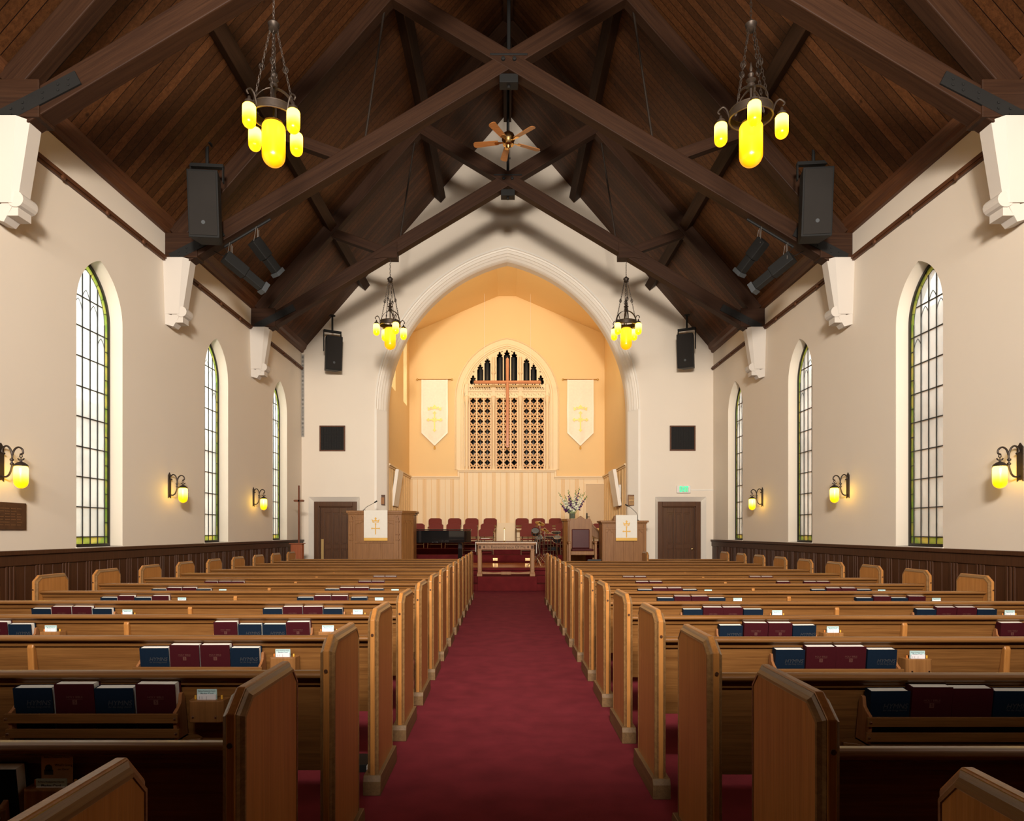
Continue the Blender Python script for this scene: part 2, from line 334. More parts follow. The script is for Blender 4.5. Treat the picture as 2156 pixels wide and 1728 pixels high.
# door niches, doors
def door(idx,s):
    cx=s*4.63
    t=D.objects.new('door_%d'%idx,None); COL.objects.link(t); t.location=(cx,YA,0); t['kind']='structure'
    m=MB(); a,b_=.685,.58; h1,h2=2.33,2.21; d=.14
    for q in (-1,1):
        m.add([(q*a,0,0),(q*b_,d,0),(q*b_,d,h2),(q*a,0,h1)],[(0,1,2,3)])
        m.add([(q*b_,d,0),(q*b_,d+.2,0),(q*b_,d+.2,h2),(q*b_,d,h2)],[(0,1,2,3)])
    m.add([(-a,0,h1),(a,0,h1),(b_,d,h2),(-b_,d,h2)],[(0,1,2,3)])
    m.build('splayed_reveal',PAINT_W,t)
    fr=MB(); f=.13
    for q in (-1,1): fr.box(*sorted((q*.58,q*(.58-f))),d,d+.1,0,h2); fr.box(*sorted((q*(.58-f),q*(.58-f-.03))),d+.03,d+.1,0,h2-f)
    fr.box(-.58+f,.58-f,d,d+.1,h2-f,h2); fr.box(-.45,.45,d+.03,d+.1,h2-f-.03,h2-f)
    fr.build('door_frame',WALN,t,bev=.008)
    lf=MB(); w=.42; H=h2-f-.03; y=d+.07
    lf.box(-w,w,y+.02,y+.05,0,H)
    xs=[-w,-.30,-.13,-.09,.09,.13,.30,w]
    for x0,x1 in ((-w,-.31),(-.135,-.085),(.085,.135),(.31,w)): lf.box(x0,x1,y,y+.03,0,H)
    for z0,z1 in ((0,.2),(.93,1.05),(H-.14,H)):
        for x0,x1 in ((-.31,-.135),(-.085,.085),(.135,.31)): lf.box(x0,x1,y,y+.03,z0,z1)
    for x0,x1 in ((-.31,-.135),(-.085,.085),(.135,.31)):
        for z0,z1 in ((.2,.93),(1.05,H-.14)): lf.box(x0+.03,x1-.03,y+.008,y+.03,z0+.04,z1-.04)
    leaf=lf.build('door_leaf',WALN,t,bev=.005)
    if s>0:
        MB().lathe([(.0,.05),(.022,.045),(.028,.03),(.02,.012),(.012,.0)],12,Matrix.Translation((.36,y,.93))@Matrix.Rotation(PI/2,4,'X')).build('door_knob',BRASS,leaf)
    else:
        MB().box(-.405,-.335,y-.006,y,.62,1.20).build('push_plate',mat('brass_plate',(.42,.27,.10),.4,.5),leaf)
door(1,-1); door(2,1)
# nave back of front wall: closing box around the chancel
CW=3.32; YC=23.1; CZ=9.41; CE=8.12
SC_A=1.45; SC_S=5.92; SC_R=1.74; Z0S=3.51
struct('wall_chancel_back',plate('wall_chancel_back',[[(-4,0),(4,0),(4,9.9),(-4,9.9)],parc(SC_A,SC_R,SC_S-.0,Z0S,n=16)],.3,CHANCEL,loc=(0,YC+.15,0)))
cw=[rect(19.45,20.2,5.57,8.0),rect(21.75,22.5,5.57,8.0)]
struct('wall_chancel_left',plate('wall_chancel_left',[rect(YA+.55,YC,0,9.8)]+cw,.3,CHANCEL,M=XY_YZ,loc=(-CW-.15,0,0)))
struct('wall_chancel_right',plate('wall_chancel_right',[rect(YA+.55,YC,0,9.8)],.3,CHANCEL,M=XY_YZ,loc=(CW+.15,0,0)))
m=MB(); m.prism([(-CW,CE),(-.30,CZ),(.30,CZ),(CW,CE),(CW,CE+.2),(.30,CZ+.2),(-.30,CZ+.2),(-CW,CE+.2)],YA+.12,YC,'y')
struct('ceiling_chancel',m.build('ceiling_chancel',CHANCEL))
for i,(y0,y1) in enumerate(((19.45,20.2),(21.75,22.5))):
    o=MB().box(-CW-.22,-CW-.20,y0,y1,5.57,8.0).build('window_%d'%(11+i),GLASSM); struct('window_%d'%(11+i),o); o['label']='tall clear chancel side window'
# closure behind the arch wall beside the chancel
struct('wall_vestry',MB().box(-6.2,-CW-.3,YA+.5,YA+.7,0,9.9).box(CW+.3,6.2,YA+.5,YA+.7,0,9.9).box(-6.2,6.2,YA+.5,YA+.7,9.6,13).build('wall_vestry',PAINT_W))
# ------------------------------------------------- windows
def window(idx,s,y):
    t=D.objects.new('window_%d'%idx,None); COL.objects.link(t); t.location=(s*(W+.20),y,1.2); t['kind']='structure'
    t['label']='tall pointed leaded window with green glass border'
    A,RI,ZS=.52,.74,3.10
    plate('window_frame',[parc(A,RI,ZS,0,t=0),parc(A,RI,ZS,.035,t=.035)],.05,FRAMEB,t,M=XY_YZ)
    plate('border_glass',[parc(A,RI,ZS,.035,t=.035),parc(A,RI,ZS,.13,t=.105)],.008,GLASSG,t,M=XY_YZ)
    plate('clear_glass',[parc(A,RI,ZS,.13,t=.105)],.008,GLASSM,t,M=XY_YZ)
    m=MB(); w=.012; x0,x1=-.012,.012
    R=(A*A+RI*RI)/(2*A); c=R-A
    def top(u,t_): r=R-t_; return ZS+sqrt(max(0,r*r-(abs(u)+c)**2))
    m.prism  # came bars
    for u in (-.084,.084,-.252,.252): m.box(x0,x1,u-w/2,u+w/2,.03,top(u,.105) if abs(u)<.1 else top(u,.105))
    for s_ in (-1,1): m.box(x0,x1,s_*.415-w/2,s_*.415+w/2,.03,ZS)
    m.box(x0,x1,-.415,.415,.13-w/2,.13+w/2)
    z=.13+.40
    while z<3.4:
        if z<ZS+.02: hw=.415
        else: hw=.36
        m.box(x0,x1,-hw,hw,z-w/2,z+w/2); z+=.40
    z=.13
    while z<3.1:
        for s_ in (-1,1): m.box(x0,x1,*sorted((s_*.415,s_*.485)),z-.003,z+.003)
        z+=.2
    path=parc(A,RI,ZS,None,n=12,t=.105); m.tube([(0,u,zz) for u,zz in path],.006,5)
    for a_ in (.25,.55,.85,1.1):
        for s_ in (-1,1):
            p=[( -c+(R-tt)*cos(a_*.9),ZS+(R-tt)*sin(a_*.9)) for tt in (.035,.105)]
            if p[0][0]>.02: m.tube([(0,s_*p[0][0],p[0][1]),(0,s_*p[1][0],p[1][1])],.005,4)
    for uc,zs in ((0,3.28),(-.168,3.12),(.168,3.12),(-.336,2.72),(.336,2.72)):
        m.tube([(0,uc+u,zz) for u,zz in parc(.084,.17,zs,None,n=5)],.006,5)
    m.sm=False
    m.build('leading',LEAD,t)
    m=MB(); q=-s
    m.box(*sorted((q*.0,q*.215)),-.53,.53,-.02,.0); m.build('window_sill',PAINT_W if 1 else WAIN,t)
k=0
for s in (-1,1):
    for y in WY: k+=1; window(k,s,y)
# trims: wainscot, picture rail, cornice
for i,s in enumerate((-1,1)):
    m=MB()
    m.box(*sorted((s*W,s*(W-.03))),YB,YA,0,1.14)
    m.box(*sorted((s*W,s*(W-.075))),YB,YA,1.14,1.19); m.box(*sorted((s*W,s*(W-.05))),YB,YA,1.02,1.14)
    m.box(*sorted((s*W,s*(W-.05))),YB,YA,0,.2)
    y=YB+.2
    while y<YA-.1:
        for q in (-.055,0,.055): m.box(*sorted((s*W,s*(W-.045))),y+q-.017,y+q+.017,.2,1.02)
        m.box(*sorted((s*W,s*(W-.036))),y+.23,y+.245,.2,1.02)
        y+=.47
    o=m.build('trim',WAIN,bev=.006); struct('trim_%d'%(2+i),o); o['label']='dark panelled wood wainscot'
    m=MB(); m.box(*sorted((s*W,s*(W-.04))),YB,YA,5.71,5.80); m.box(*sorted((s*W,s*(W-.06))),YB,YA,5.735,5.775)
    y=YB+.4; m.sm=False
    while y<YA:
        m.lathe([(0,-.02),(.03,-.015),(.034,0),(.03,.015),(0,.02)],8,Matrix.Translation((s*(W-.06),y,5.72))@Matrix.Rotation(PI/2,4,'Y')); y+=.92
    o=m.build('trim',TRIMW); struct('trim_%d'%(4+i),o); o['label']='dark wooden picture rail'
    m=MB(); z=ZE
    m.prism([(s*(W+.0),z-.03),(s*(W-.05),z-.02),(s*(W-.07),z+.04),(s*(W-.12),z+.08),(s*(W-.14),z+.15),(s*(W-.16),roof(W-.16)),(s*W,z+.02)],YB,YA,'y')
    o=m.build('trim',TRIMW,bev=.01); struct('trim_%d'%(6+i),o); o['label']='dark moulded eaves cornice'
# chancel wainscot (board and batten)
def bw(m,x0,x1,z1,y): m.box(x0,x1,y-.03,y,1.0,z1)
m=MB(); m.box(-CW,-1.62,YC-.03,YC,.9,3.24); m.box(1.62,CW,YC-.03,YC,.9,3.24); m.box(-1.62,1.62,YC-.03,YC,.9,3.46)
for s in (-1,1): m.box(*sorted((s*CW,s*(CW-.03))),YA+.62,YC-.03,.0,3.24)
o=m.build('trim',CHANCEL_T); struct('trim_8',o); o['label']='cream board panelling round the chancel'
m=MB()
x=-3.27
while x<3.3:
    z1=3.46 if abs(x)<1.55 else 3.24
    if not (2.55<x<3.2):
        for q in (-.045,0,.045): m.box(x+q-.012,x+q+.012,YC-.045,YC-.03,.9,z1)
    m.box(x+.23,x+.242,YC-.036,YC-.03,.9,3.46 if abs(x+.23)<1.6 else 3.24)
    x+=.47
for s in (-1,1):
    y=YA+.8
    while y<YC-.1:
        for q in (-.045,0,.045): m.box(*sorted((s*(CW-.03),s*(CW-.045))),y+q-.012,y+q+.012,.3,3.24)
        m.box(*sorted((s*(CW-.03),s*(CW-.036))),y+.23,y+.242,.3,3.24)
        y+=.47
o=m.build('trim',REED); struct('trim_9',o); o['label']='reeded battens of the chancel panelling'
m=MB()
def rail(m,x0,x1,z): m.box(x0,x1,YC-.09,YC-.0,z,z+.05); m.box(x0,x1,YC-.06,YC,z-.05,z)
rail(m,-CW,-1.60,3.24); rail(m,1.60,CW,3.24); rail(m,-1.68,1.68,3.46)
for s in (-1,1):
    m.box(*sorted((s*1.61,s*1.68)),YC-.07,YC,3.24,3.46)
    m.box(*sorted((s*CW,s*(CW-.09))),YA+.62,YC,3.24,3.29); m.box(*sorted((s*CW,s*(CW-.06))),YA+.62,YC,3.19,3.24)
o=m.build('trim',CHANCEL_T,bev=.01); struct('trim_10',o); o['label']='moulded cap rail of the chancel panelling'
# recessed plain door in the chancel back wall
t=D.objects.new('door_3',None); COL.objects.link(t); t.location=(wx(1252,YC),YC,1.08); t['kind']='structure'; t['label']='plain beige door at the right of the chancel'
MB().box(-.31,.31,-.052,-.03,0,1.93).build('door_leaf',mat('door_beige',(.62,.45,.27),.6,var=.02),t)
f=MB(); f.box(-.35,-.31,-.07,-.03,0,1.97).box(.31,.35,-.07,-.03,0,1.97).box(-.31,.31,-.07,-.03,1.93,1.97); f.build('door_frame',CHANCEL_T,t)
MB().box(-.29,-.25,-.07,-.052,.72,.95).tube([(-.27,-.07,.82),(-.27,-.11,.82),(-.18,-.11,.82)],.012,6).build('door_handle',BLACK,t)
# platform and steps
m=MB(); m.box(-CW+.0,CW,16.85,19.65,0,.44); m.box(-6,-CW,16.85,YA,0,.44) if 0 else None
m.box(-3.7,3.7,16.02,16.5,0,.16).box(-3.7,3.7,16.5,16.87,0,.33)
m.box(-CW,CW,16.80,17.1,.44,.5).box(-CW,-1.35,17.1,19.65,.44,.5).box(1.35,CW,17.1,19.65,.44,.5)
o=m.build('platform',CARPET2,bev=.012); struct('platform',o); o['label']='carpeted chancel platform and steps'
o=MB().box(-1.35,1.35,17.1,19.65,.44,.5).build('stage_floor',FLOORW); struct('stage_floor',o); o['label']='polished wood floor in the middle of the platform'
m=MB(); m.box(-CW,CW,19.65,20.5,0,.72).box(-CW,CW,20.5,21.4,0,.89).box(-CW,CW,21.4,YC,0,1.08)
o=m.build('choir_risers',CARPET2,bev=.012); struct('choir_risers',o); o['label']='carpeted choir risers'
o=MB().box(-.71,.69,15.98,16.84,0,.345).build('step_block',CARPET2,bev=.012); struct('step_block',o); o['label']='carpeted block under the communion table'
for i,px in enumerate((1042.7,1110.8)):
    x=wx(px,19.62); t=thing('step_light','small step light set in the riser, %s of the two below the choir'%('left','right')[i],'light',(x,19.64,.60),0,'step lights')
    MB().box(-.066,.066,-.012,0,-.04,.04).build('housing',BRASS,t); MB().box(-.05,.05,-.018,-.012,-.03,.03).build('lens',mat('step_light_lens',(.9,.6,.3),.3,emit=(1,.62,.28),es=.3),t)
# ------------------------------------------------- organ screen
t=thing('organ_screen','cream gothic tracery screen filling the pointed chancel opening','screen',(0,YC,Z0S))
ap=parc(SC_A,SC_R,SC_S-Z0S,0,n=16)
HL=2.43; Zf0,Zf1=2.46,2.88  # lattice top, frieze
xs=[-1.27]; bays=[(-1.20,-.50),(-.40,.40),(.50,1.20)]
bays=[(-1.275,-.545),(-.37,.37),(.545,1.275)]
lat=[rect(-1.33,1.33,0,Zf0)]
def quat(cx,cy,r):
    p=[]
    for k in range(4):
        a0=k*PI/2; ox,oy=cx+cos(a0)*r*.55,cy+sin(a0)*r*.55
        for j in range(-3,4):
            a=a0+j*PI/6.5; p.append((ox+cos(a)*r*.42,oy+sin(a)*r*.42))
    return p
holes=[]
for b0,b1 in bays:
    w=(b1-b0)/3
    for c in range(3):
        cx=b0+w*(c+.5)
        for r_ in range(7):
            cy=.17+ .35*(r_)+.08
            holes.append(quat(cx,cy,.096))
            if r_<6 or 1:
                yy=cy-.175
                if yy>.03:
                    holes+= [circ(cx-.050,yy,.036,8),circ(cx+.050,yy,.036,8)]
                for sx in (-1,1):
                    for sy in (-1,1):
                        if cy+sy*.105>.02: holes.append([(cx+sx*.101,cy+sy*.125),(cx+sx*.101,cy+sy*.070),(cx+sx*.068,cy+sy*.100)])
                for sy in (-1,1): 
                    if cy+sy*.125>.02: holes.append(circ(cx,cy+sy*.128,.016,6))
plate('lattice',lat+holes,.035,CHANCEL_L,t,loc=(0,.10,0))
m=MB()
for b0,b1 in bays:
    w=(b1-b0)/3
    for c in range(4): m.box(b0+w*c-.016,b0+w*c+.016,.02,.10,0,Zf0+.02)
m.build('mullions',CHANCEL_T,t)
m=MB()
def column(m,x,h,y=.0,top=None):
    m.lathe([(.075,0),(.075,.05),(.06,.06),(.065,.1),(.045,.14),(.045,h-.25),(.055,h-.2),(.05,h-.18),(.075,h-.08),(.085,h-.0),(.085,h+.07),(.05,h+.10)],12,Matrix.Translation((x,y,0)))
for x in (-1.37,1.37):
    c=MB(); c.box(*sorted((x*.955,x*1.065)),.05,.12,0,Zf0+.1); column(c,x,Zf0-.05,-.02); c.box(x-.05,x+.05,-.07,.03,Zf0,Zf1+.02)
    c.add([(x-.06,-.08,Zf1+.02),(x+.06,-.08,Zf1+.02),(x+.06,.04,Zf1+.02),(x-.06,.04,Zf1+.02),(x,-.02,Zf1+.25)],[(0,1,4),(1,2,4),(2,3,4),(3,0,4),(0,3,2,1)])
    c.build('colonnette',CHANCEL_T,t)
for x in (-.4575,.4575):
    c=MB(); column(c,x,Zf0-.05,-.0); c.box(x-.05,x+.05,-.05,.05,Zf0,Zf1); c.lathe([(.05,Zf1),(.06,Zf1+.1),(.04,Zf1+.15),(.04,Zf1+.35),(.075,Zf1+.4),(.06,Zf1+.45),(.05,Zf1+.55),(.065,Zf1+.6),(.05,Zf1+.7),(.06,Zf1+.78),(.04,Zf1+.95)],10,Matrix.Translation((x,0,0)))
    c.build('colonnette',CHANCEL_T,t)
# frieze
fz=[rect(-1.38,1.38,Zf0,Zf1)]
for b0,b1 in bays:
    n=9; w=(b1-b0)/n
    for c in range(n):
        x=b0+w*(c+.5); fz+= [circ(x-.016,Zf1-.09,.022,7),circ(x+.018,Zf1-.13,.018,6),circ(x-.012,Zf1-.155,.010,6)]
        fz.append(circ(x,Zf0+.10+.02*(-1)**c,.014,6)); fz.append(circ(x+.03,Zf0+.12-.03*(-1)**c,.010,6))
plate('frieze',fz,.06,CHANCEL_T,t,loc=(0,.07,0))
m=MB(); m.box(-1.33,1.33,.0,.1,Zf0-.02,Zf0+.03).box(-1.33,1.33,.0,.1,Zf0+.19,Zf0+.25)
for b0,b1 in bays:
    n=9; w=(b1-b0)/n
    for c in range(n):
        x=b0+w*(c+.5); m.prism([(x-w*.45,Zf1),(x+w*.45,Zf1),(x+.01,Zf1+.05),(x-.01,Zf1+.05)],.04,.1,'y')
m.build('frieze_moulding',CHANCEL_T,t,bev=.005)
# arch head tracery with lancet openings
Rr=(SC_A**2+SC_R**2)/(2*SC_A); cc=Rr-SC_A
xb_=sqrt(Rr*Rr-(Zf1+Z0S-SC_S)**2)-cc
hd=[[(xb_+.03,Zf1)]+[p for p in parc(SC_A,SC_R,SC_S-Z0S,None,n=24,t=-.035) if p[1]>Zf1+.01]+[(-xb_-.03,Zf1)]]
def atop(x): return SC_S-Z0S+sqrt(max(0,Rr*Rr-(abs(x)+cc)**2))
for b0,b1 in bays:
    w=(b1-b0)/3
    for c in range(3):
        x=b0+w*(c+.5); ed=max(abs(x-w/2),abs(x+w/2)); zt=min(atop(ed)+.06,atop(x)-.05); a=w/2-.018
        sp=zt-.20
        if sp<Zf1+.05: 
            sp=Zf1+.07; zt=sp+.17
        h=zt-sp
        pl=[(x+a,Zf1+.01),(x+a,sp),(x+a*.62,sp+h*.12),(x+a*.95,sp+h*.30),(x+a*.75,sp+h*.48),(x+a*.3,sp+h*.52),(x+a*.42,sp+h*.72),(x+a*.2,sp+h*.85),(x,zt)]
        pl+=[(2*x-px_,z_) for px_,z_ in pl[::-1][1:]]
        hd.append(pl)
for s in (-1,1):
    for x,z in ((.17,None),(.66,None),(.90,None),(1.13,None)):
        z=atop(x)-.075; hd.append([(s*(x-.03),z-.02),(s*(x+.03),z-.045),(s*(x-.0),z+.02)])
plate('arch_tracery',hd,.06,CHANCEL_T,t,loc=(0,.07,0))
# hood mould
hp=[]
m=MB(); ringz=[]
for tt,dy in ((-.33,0),(-.33,-.03),(-.29,-.05),(-.27,-.015),(-.12,-.015),(-.10,-.04),(-.05,-.04),(-.03,-.010),(.004,-.010),(.012,.15)):
    ringz.append([(x,dy,z) for x,z in parc(SC_A,SC_R,SC_S-Z0S,.0,n=16,t=tt)])
k_=len(ringz[0]); m.add([p for r in ringz for p in r],[(i*k_+j,i*k_+j+1,(i+1)*k_+j+1,(i+1)*k_+j) for i in range(len(ringz)-1) for j in range(k_-1)])
m.build('hood_mould',CHANCEL_T,t)
# organ chamber behind
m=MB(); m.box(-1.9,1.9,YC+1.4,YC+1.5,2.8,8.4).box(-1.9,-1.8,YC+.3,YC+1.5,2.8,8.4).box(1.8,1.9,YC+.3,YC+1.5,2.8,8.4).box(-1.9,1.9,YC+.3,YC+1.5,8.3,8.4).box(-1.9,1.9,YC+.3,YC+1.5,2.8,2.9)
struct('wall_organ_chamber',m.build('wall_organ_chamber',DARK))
used=False; pp=thing('organ_pipe','x','organ pipe',(0,0,0)); MB().lathe([(.02,0),(.07,.4),(.07,3.6),(.06,3.62)],14).build('pipe_body',GREYP,pp); freeze(pp)
for i in range(11):
    x=-1.15+.23*i; place(pp,used,(x,YC+.75,3.6+ .35*(1-abs(x)/1.2)),0,'%s dark organ pipe from the left behind the tracery screen'%ORD[i],'organ pipes behind the screen'); used=True
# hanging cross
t=thing('hanging_cross','tall reddish wooden cross hanging in front of the tracery screen','cross',(wx(1068.4,22.3),22.3,wz(943,22.3)))
Hc=wz(752,22.3)-wz(943,22.3); za=wz(804.5,22.3)-wz(943,22.3)
m=MB(); pr=[(-.052,0),(0,-.05),(.052,0),(0,.05)]
m.prism([(-.052,.04),(.0,0),(.052,.04),(.052,Hc-.06),(0,Hc),(-.052,Hc-.06)],-.025,.025,'y'); m.prism([(-.03,.06),(.03,.06),(.03,Hc-.08),(-.03,Hc-.08)],-.05,.0,'y')
m.build('upright',CROSSW,t,bev=.01)
m=MB(); m.prism([(-1.115,za),(-1.08,za-.052),(1.08,za-.052),(1.115,za),(1.08,za+.052),(-1.08,za+.052)],-.027,.027,'y').prism([(-1.09,za-.03),(1.09,za-.03),(1.09,za+.03),(-1.09,za+.03)],-.052,0,'y')
m.build('crossbar',wood('cross_wood_bar',(.36,.12,.04),(.62,.24,.085),'x',.35,coat=.2),t,bev=.01)
for x in (-.76,.76):
    zz=wz(943,22.3); MB().tube([(x,0,za+.05),(x,0,roof_c-zz if 0 else (CZ-(abs(x)-.3)*(CZ-CE)/(CW-.3))-zz)],.004,5).build('hanging_wire',WHITE,t)
# banners
def banner(x,lab):
    t=thing('banner',lab,'banner',(x,YC-.05,4.25),0,'chancel wall banners')
    zt=6.55-4.25; w=.445; zc=4.74-4.25
    # cloth with soft folds
    nx,nz=14,16; vs=[];fs=[]
    for j in range(nz+1):
        for i in range(nx+1):
            u=-1+2*i/nx; zb=zc*(abs(u))+0.06*(1-abs(u)); z=zt+(zb-zt)*j/nz
            vs.append((u*w*(1-.02*sin(j*.5)),-.02-.012*sin(u*7+j*.15)*(j/nz),z))
    for j in range(nz):
        for i in range(nx): a=j*(nx+1)+i; fs.append((a,a+1,a+nx+2,a+nx+1))
    n=len(vs); vs2=[(x_,y_+.008,z_) for x_,y_,z_ in vs]
    m=MB(); m.add(vs,[f[::-1] for f in fs]); m.add(vs2,fs); m.sm=True; m.build('cloth',BANN,t)
    m=MB(); e=.045
    for s in (-1,1):
        m.add([(s*w,-.035,zt),(s*(w-e),-.035,zt),(s*(w-e),-.035,zc+.02),(s*w,-.035,zc)],[(0,1,2,3) if s<0 else (3,2,1,0)])
        m.add([(s*w,-.036,zc),(s*(w-e),-.036,zc+.03),(0,-.036,.12),(0,-.036,.06)],[(0,1,2,3) if s<0 else (3,2,1,0)])
    m.build('hem',mat('banner_hem',(.88,.80,.66),.35,var=.03),t)
    MB().tube([(-.57,-.02,zt+.01),(.57,-.02,zt+.01)],.016,8).build('rod',BRASS,t)
    for s in (-1,1): MB().lathe([(0,-.04),(.03,-.02),(.035,0),(.03,.02),(0,.04)],10,Matrix.Translation((s*.59,-.02,zt+.01))@Matrix.Rotation(PI/2,4,'Y')).build('finial',BRASS,t)
    zc0=zt-1.36
    c=[]
    arms=[(0,0,0,.36),(0,0,0,-.34),(-.235,0,0,0)]
    m=MB(); yy=-.045
    m.box(-.022,.022,yy,yy+.01,zc0-.36,zc0+.22).box(-.21,.21,yy+.002,yy+.012,zc0-.022,zc0+.022)
    for (cx_,cz_) in ((0,zc0+.23),(0,zc0-.35),(-.21,zc0),(.21,zc0)):
        for dx,dz in ((0,.035),(.035,0),(-.035,0),(0,-.035)): m.prism(circ(cx_+dx,cz_+dz,.026,8),yy-.003-abs(dx)*.03,yy+.01,'y')
    for a in (0,PI/2,PI,3*PI/2): m.prism([(0,zc0),(.07*cos(a+.5),zc0+.07*sin(a+.5)),(.1*cos(a+PI/4),zc0+.1*sin(a+PI/4)),(.07*cos(a+1.07),zc0+.07*sin(a+1.07))],yy-.004-.001*a,yy-.002-.001*a,'y')
    m.build('embroidered_cross',GOLDL,t)
    zk=zc0+.36
    cr=[(-.22,zk-.05),(-.235,zk+.07),(-.17,zk+.04),(-.13,zk+.09),(-.08,zk+.06),(0,zk+.15),(.08,zk+.06),(.13,zk+.09),(.17,zk+.04),(.235,zk+.07),(.22,zk-.05),(.12,zk-.01),(0,zk+.01),(-.12,zk-.01)]
    plate('embroidered_crown',[cr,[(-.17,zk+.0),(-.15,zk+.03),(-.07,zk+.04),(-.1,zk+.01)],[(.17,zk+.0),(.15,zk+.03),(.07,zk+.04),(.1,zk+.01)]],.01,GOLDL,t,loc=(0,-.042,0))
    MB().lathe([(0,.07),(.018,.06),(.012,.045),(.028,.02),(.032,-.05),(0,-.05)],10,Matrix.Translation((0,-.03,0))).build('tassel',GOLD,t)
banner(wx(915.5,YC),'cream banner with gold cross and crown, left of the tracery screen')
banner(wx(1221.5,YC),'cream banner with gold cross and crown, right of the tracery screen')
# ------------------------------------------------- roof timbers
def beamobj(name,p,q,w,h,m,parent,bev):
    p=Vector(p);q=Vector(q); d=(q-p); L=d.length; d.normalize(); side=Vector((0,1,0)); up=d.cross(side).normalized(); side=up.cross(d).normalized()
    o=MB().box(0,L,-w/2,w/2,-h/2,h/2).build(name,m,parent,bev=bev); o.rotation_mode='XYZ'
    M_=Matrix.Translation(p)@Matrix((d,side,up)).transposed().to_4x4(); o.location=M_.to_translation(); o.rotation_euler=M_.to_euler(); return o
def truss(y,i,blocks):
    t=thing('roof_truss',['dark timber scissor truss nearest the camera, cut by the frame top','dark timber scissor truss in the middle of the three','dark timber scissor truss farthest from the camera, nearest the arch'][i],'roof truss',(0,y,0),0,'scissor roof trusses')
    z0=8.96; sl=.6
    for k,s in enumerate((-1,1)):
        dy=.0
        beamobj('scissor_chord',(s*5.2,0,z0-sl*5.2),(-s*1.92,0,z0+sl*1.92),.22+.004*k,.27,BEAM,t,.012)
        beamobj('rafter',(s*5.35,0,roof(5.35)-.22),(0,0,ZR-.30),.20+.004*k,.26,BEAM,t,.012)
        beamobj('strut',(s*3.80,0,7.84),(s*2.62,0,7.42),.16,.18,BEAM,t,.01)
        MB().tube([(s*2.0,0,9.9),(s*2.36,0,7.5)],.018,8).build('tie_rod',IRON,t)
        MB().box(*sorted((s*4.98,s*5.495)),-.13,.13,5.78,6.18).build('bearing_block',BEAM,t,bev=.01)
        m=MB(); a=Vector((s*5.40,-.122,z0-sl*5.40+.05)); q=Vector((s*4.57,-.122,z0-sl*4.57-.02)); m.beam(a,q,.02,.15)
        for u in (.15,.3,.55,.75,.88): 
            c=a.lerp(q,u)
            for dz in (-.03,.03): m.lathe([(0,.012),(.014,.01),(.016,0)],8,Matrix.Translation((c.x,c.y-.008,c.z+dz))@Matrix.Rotation(PI/2,4,'X'))
        m.sm=False; m.build('iron_strap',BLACK,t)
        if blocks:
            m=MB(); m.prism([(s*2.36,7.64),(s*2.36,7.24),(s*2.7,7.24),(s*2.98,7.12)],-.15,.15,'y'); 
            m=MB(); m.prism([(s*2.37,7.60),(s*2.37,7.26),(s*2.70,7.26),(s*2.98,7.22)],-.13,.13,'y'); m.build('hanger_block',BEAM,t,bev=.008)
    MB().tube([(0,0,z0+.1),(0,0,12.4)],.03,8).build('king_rod',BLACK,t)
    MB().box(-.30,.30,-.125,.125,z0+.06,z0+.09).box(-.15,.15,-.1,.1,z0-.36,z0-.22).lathe([(.03,0),(.03,.04)],8,Matrix.Translation((0,0,z0-.40))).build('centre_plate',BLACK,t,bev=.006)
    for x in (-.09,.09): MB().lathe([(0,.03),(.03,.025),(.035,0)],10,Matrix.Translation((x,-.115,z0+.0))@Matrix.Rotation(PI/2,4,'X')).build('bolt',BLACK,t)
for i,y in enumerate(TY): truss(y,i,i!=1)
def purlin(x,lab):
    s=1 if x>0 else -1; t=thing('purlin',lab,'roof beam',(x,0,roof(x)-.17),0,'purlins under the ceiling boards')
    m=MB(); m.beam((0,YB,0),(0,YA-.02,0),.20,.24); o=m.build('timber',BEAMY,t,bev=.01); o.rotation_euler=(0,s*math.atan(SL),0)
purlin(-3.82,'dark lower purlin running along the left ceiling slope'); purlin(-1.80,'dark upper purlin running along the left ceiling slope')
purlin(3.82,'dark lower purlin running along the right ceiling slope'); purlin(1.80,'dark upper purlin running along the right ceiling slope')
o=MB().box(-.10,.10,YB,YA-.02,12.33,12.62).build('ridge_beam',BEAMY); tag(o,'dark ridge beam along the peak of the ceiling','roof beam')
# corbels
def corbel(s,y,lab):
    t=thing('corbel',lab,'corbel',(s*W,y,4.72),0,'white plaster corbels under the trusses'); q=-s
    m=MB()
    def ring(w,p,z,c): return [(0,-w,z),(q*(p-c),-w,z),(q*p,-w+c,z),(q*p,w-c,z),(q*(p-c),w,z),(0,w,z)]
    R_=[ring(.125,.26,.16,.04),ring(.18,.40,1.045,.09)]
    m.add(R_[0]+R_[1],[(0,1,2,3,4,5)]+[(i,i+1,i+7,i+6) for i in range(5)]+[(11,10,9,8,7,6)])
    m.build('shaft',PAINT_C,t)
    m=MB(); m.add([(0,-.11,0),(q*.12,-.09,-.03),(q*.12,.09,-.03),(0,.11,0),(0,-.12,.17),(q*.22,-.11,.12),(q*.22,.11,.12),(0,.12,.17)],[(0,3,2,1),(4,5,6,7),(0,1,5,4),(1,2,6,5),(2,3,7,6),(3,0,4,7)])
    m.box(*sorted((q*.10,q*.28)),-.10,.10,.03,.17)
    m.prism(circ(q*.26,.20,.085,14),-.115,.115,'y'); m.build('scroll_foot',PAINT_C,t)
for i,y in enumerate(TY):
    for s in (-1,1): corbel(s,y,'white corbel on the %s wall under the %s truss'%('left' if s<0 else 'right',('nearest','middle','farthest')[i]))
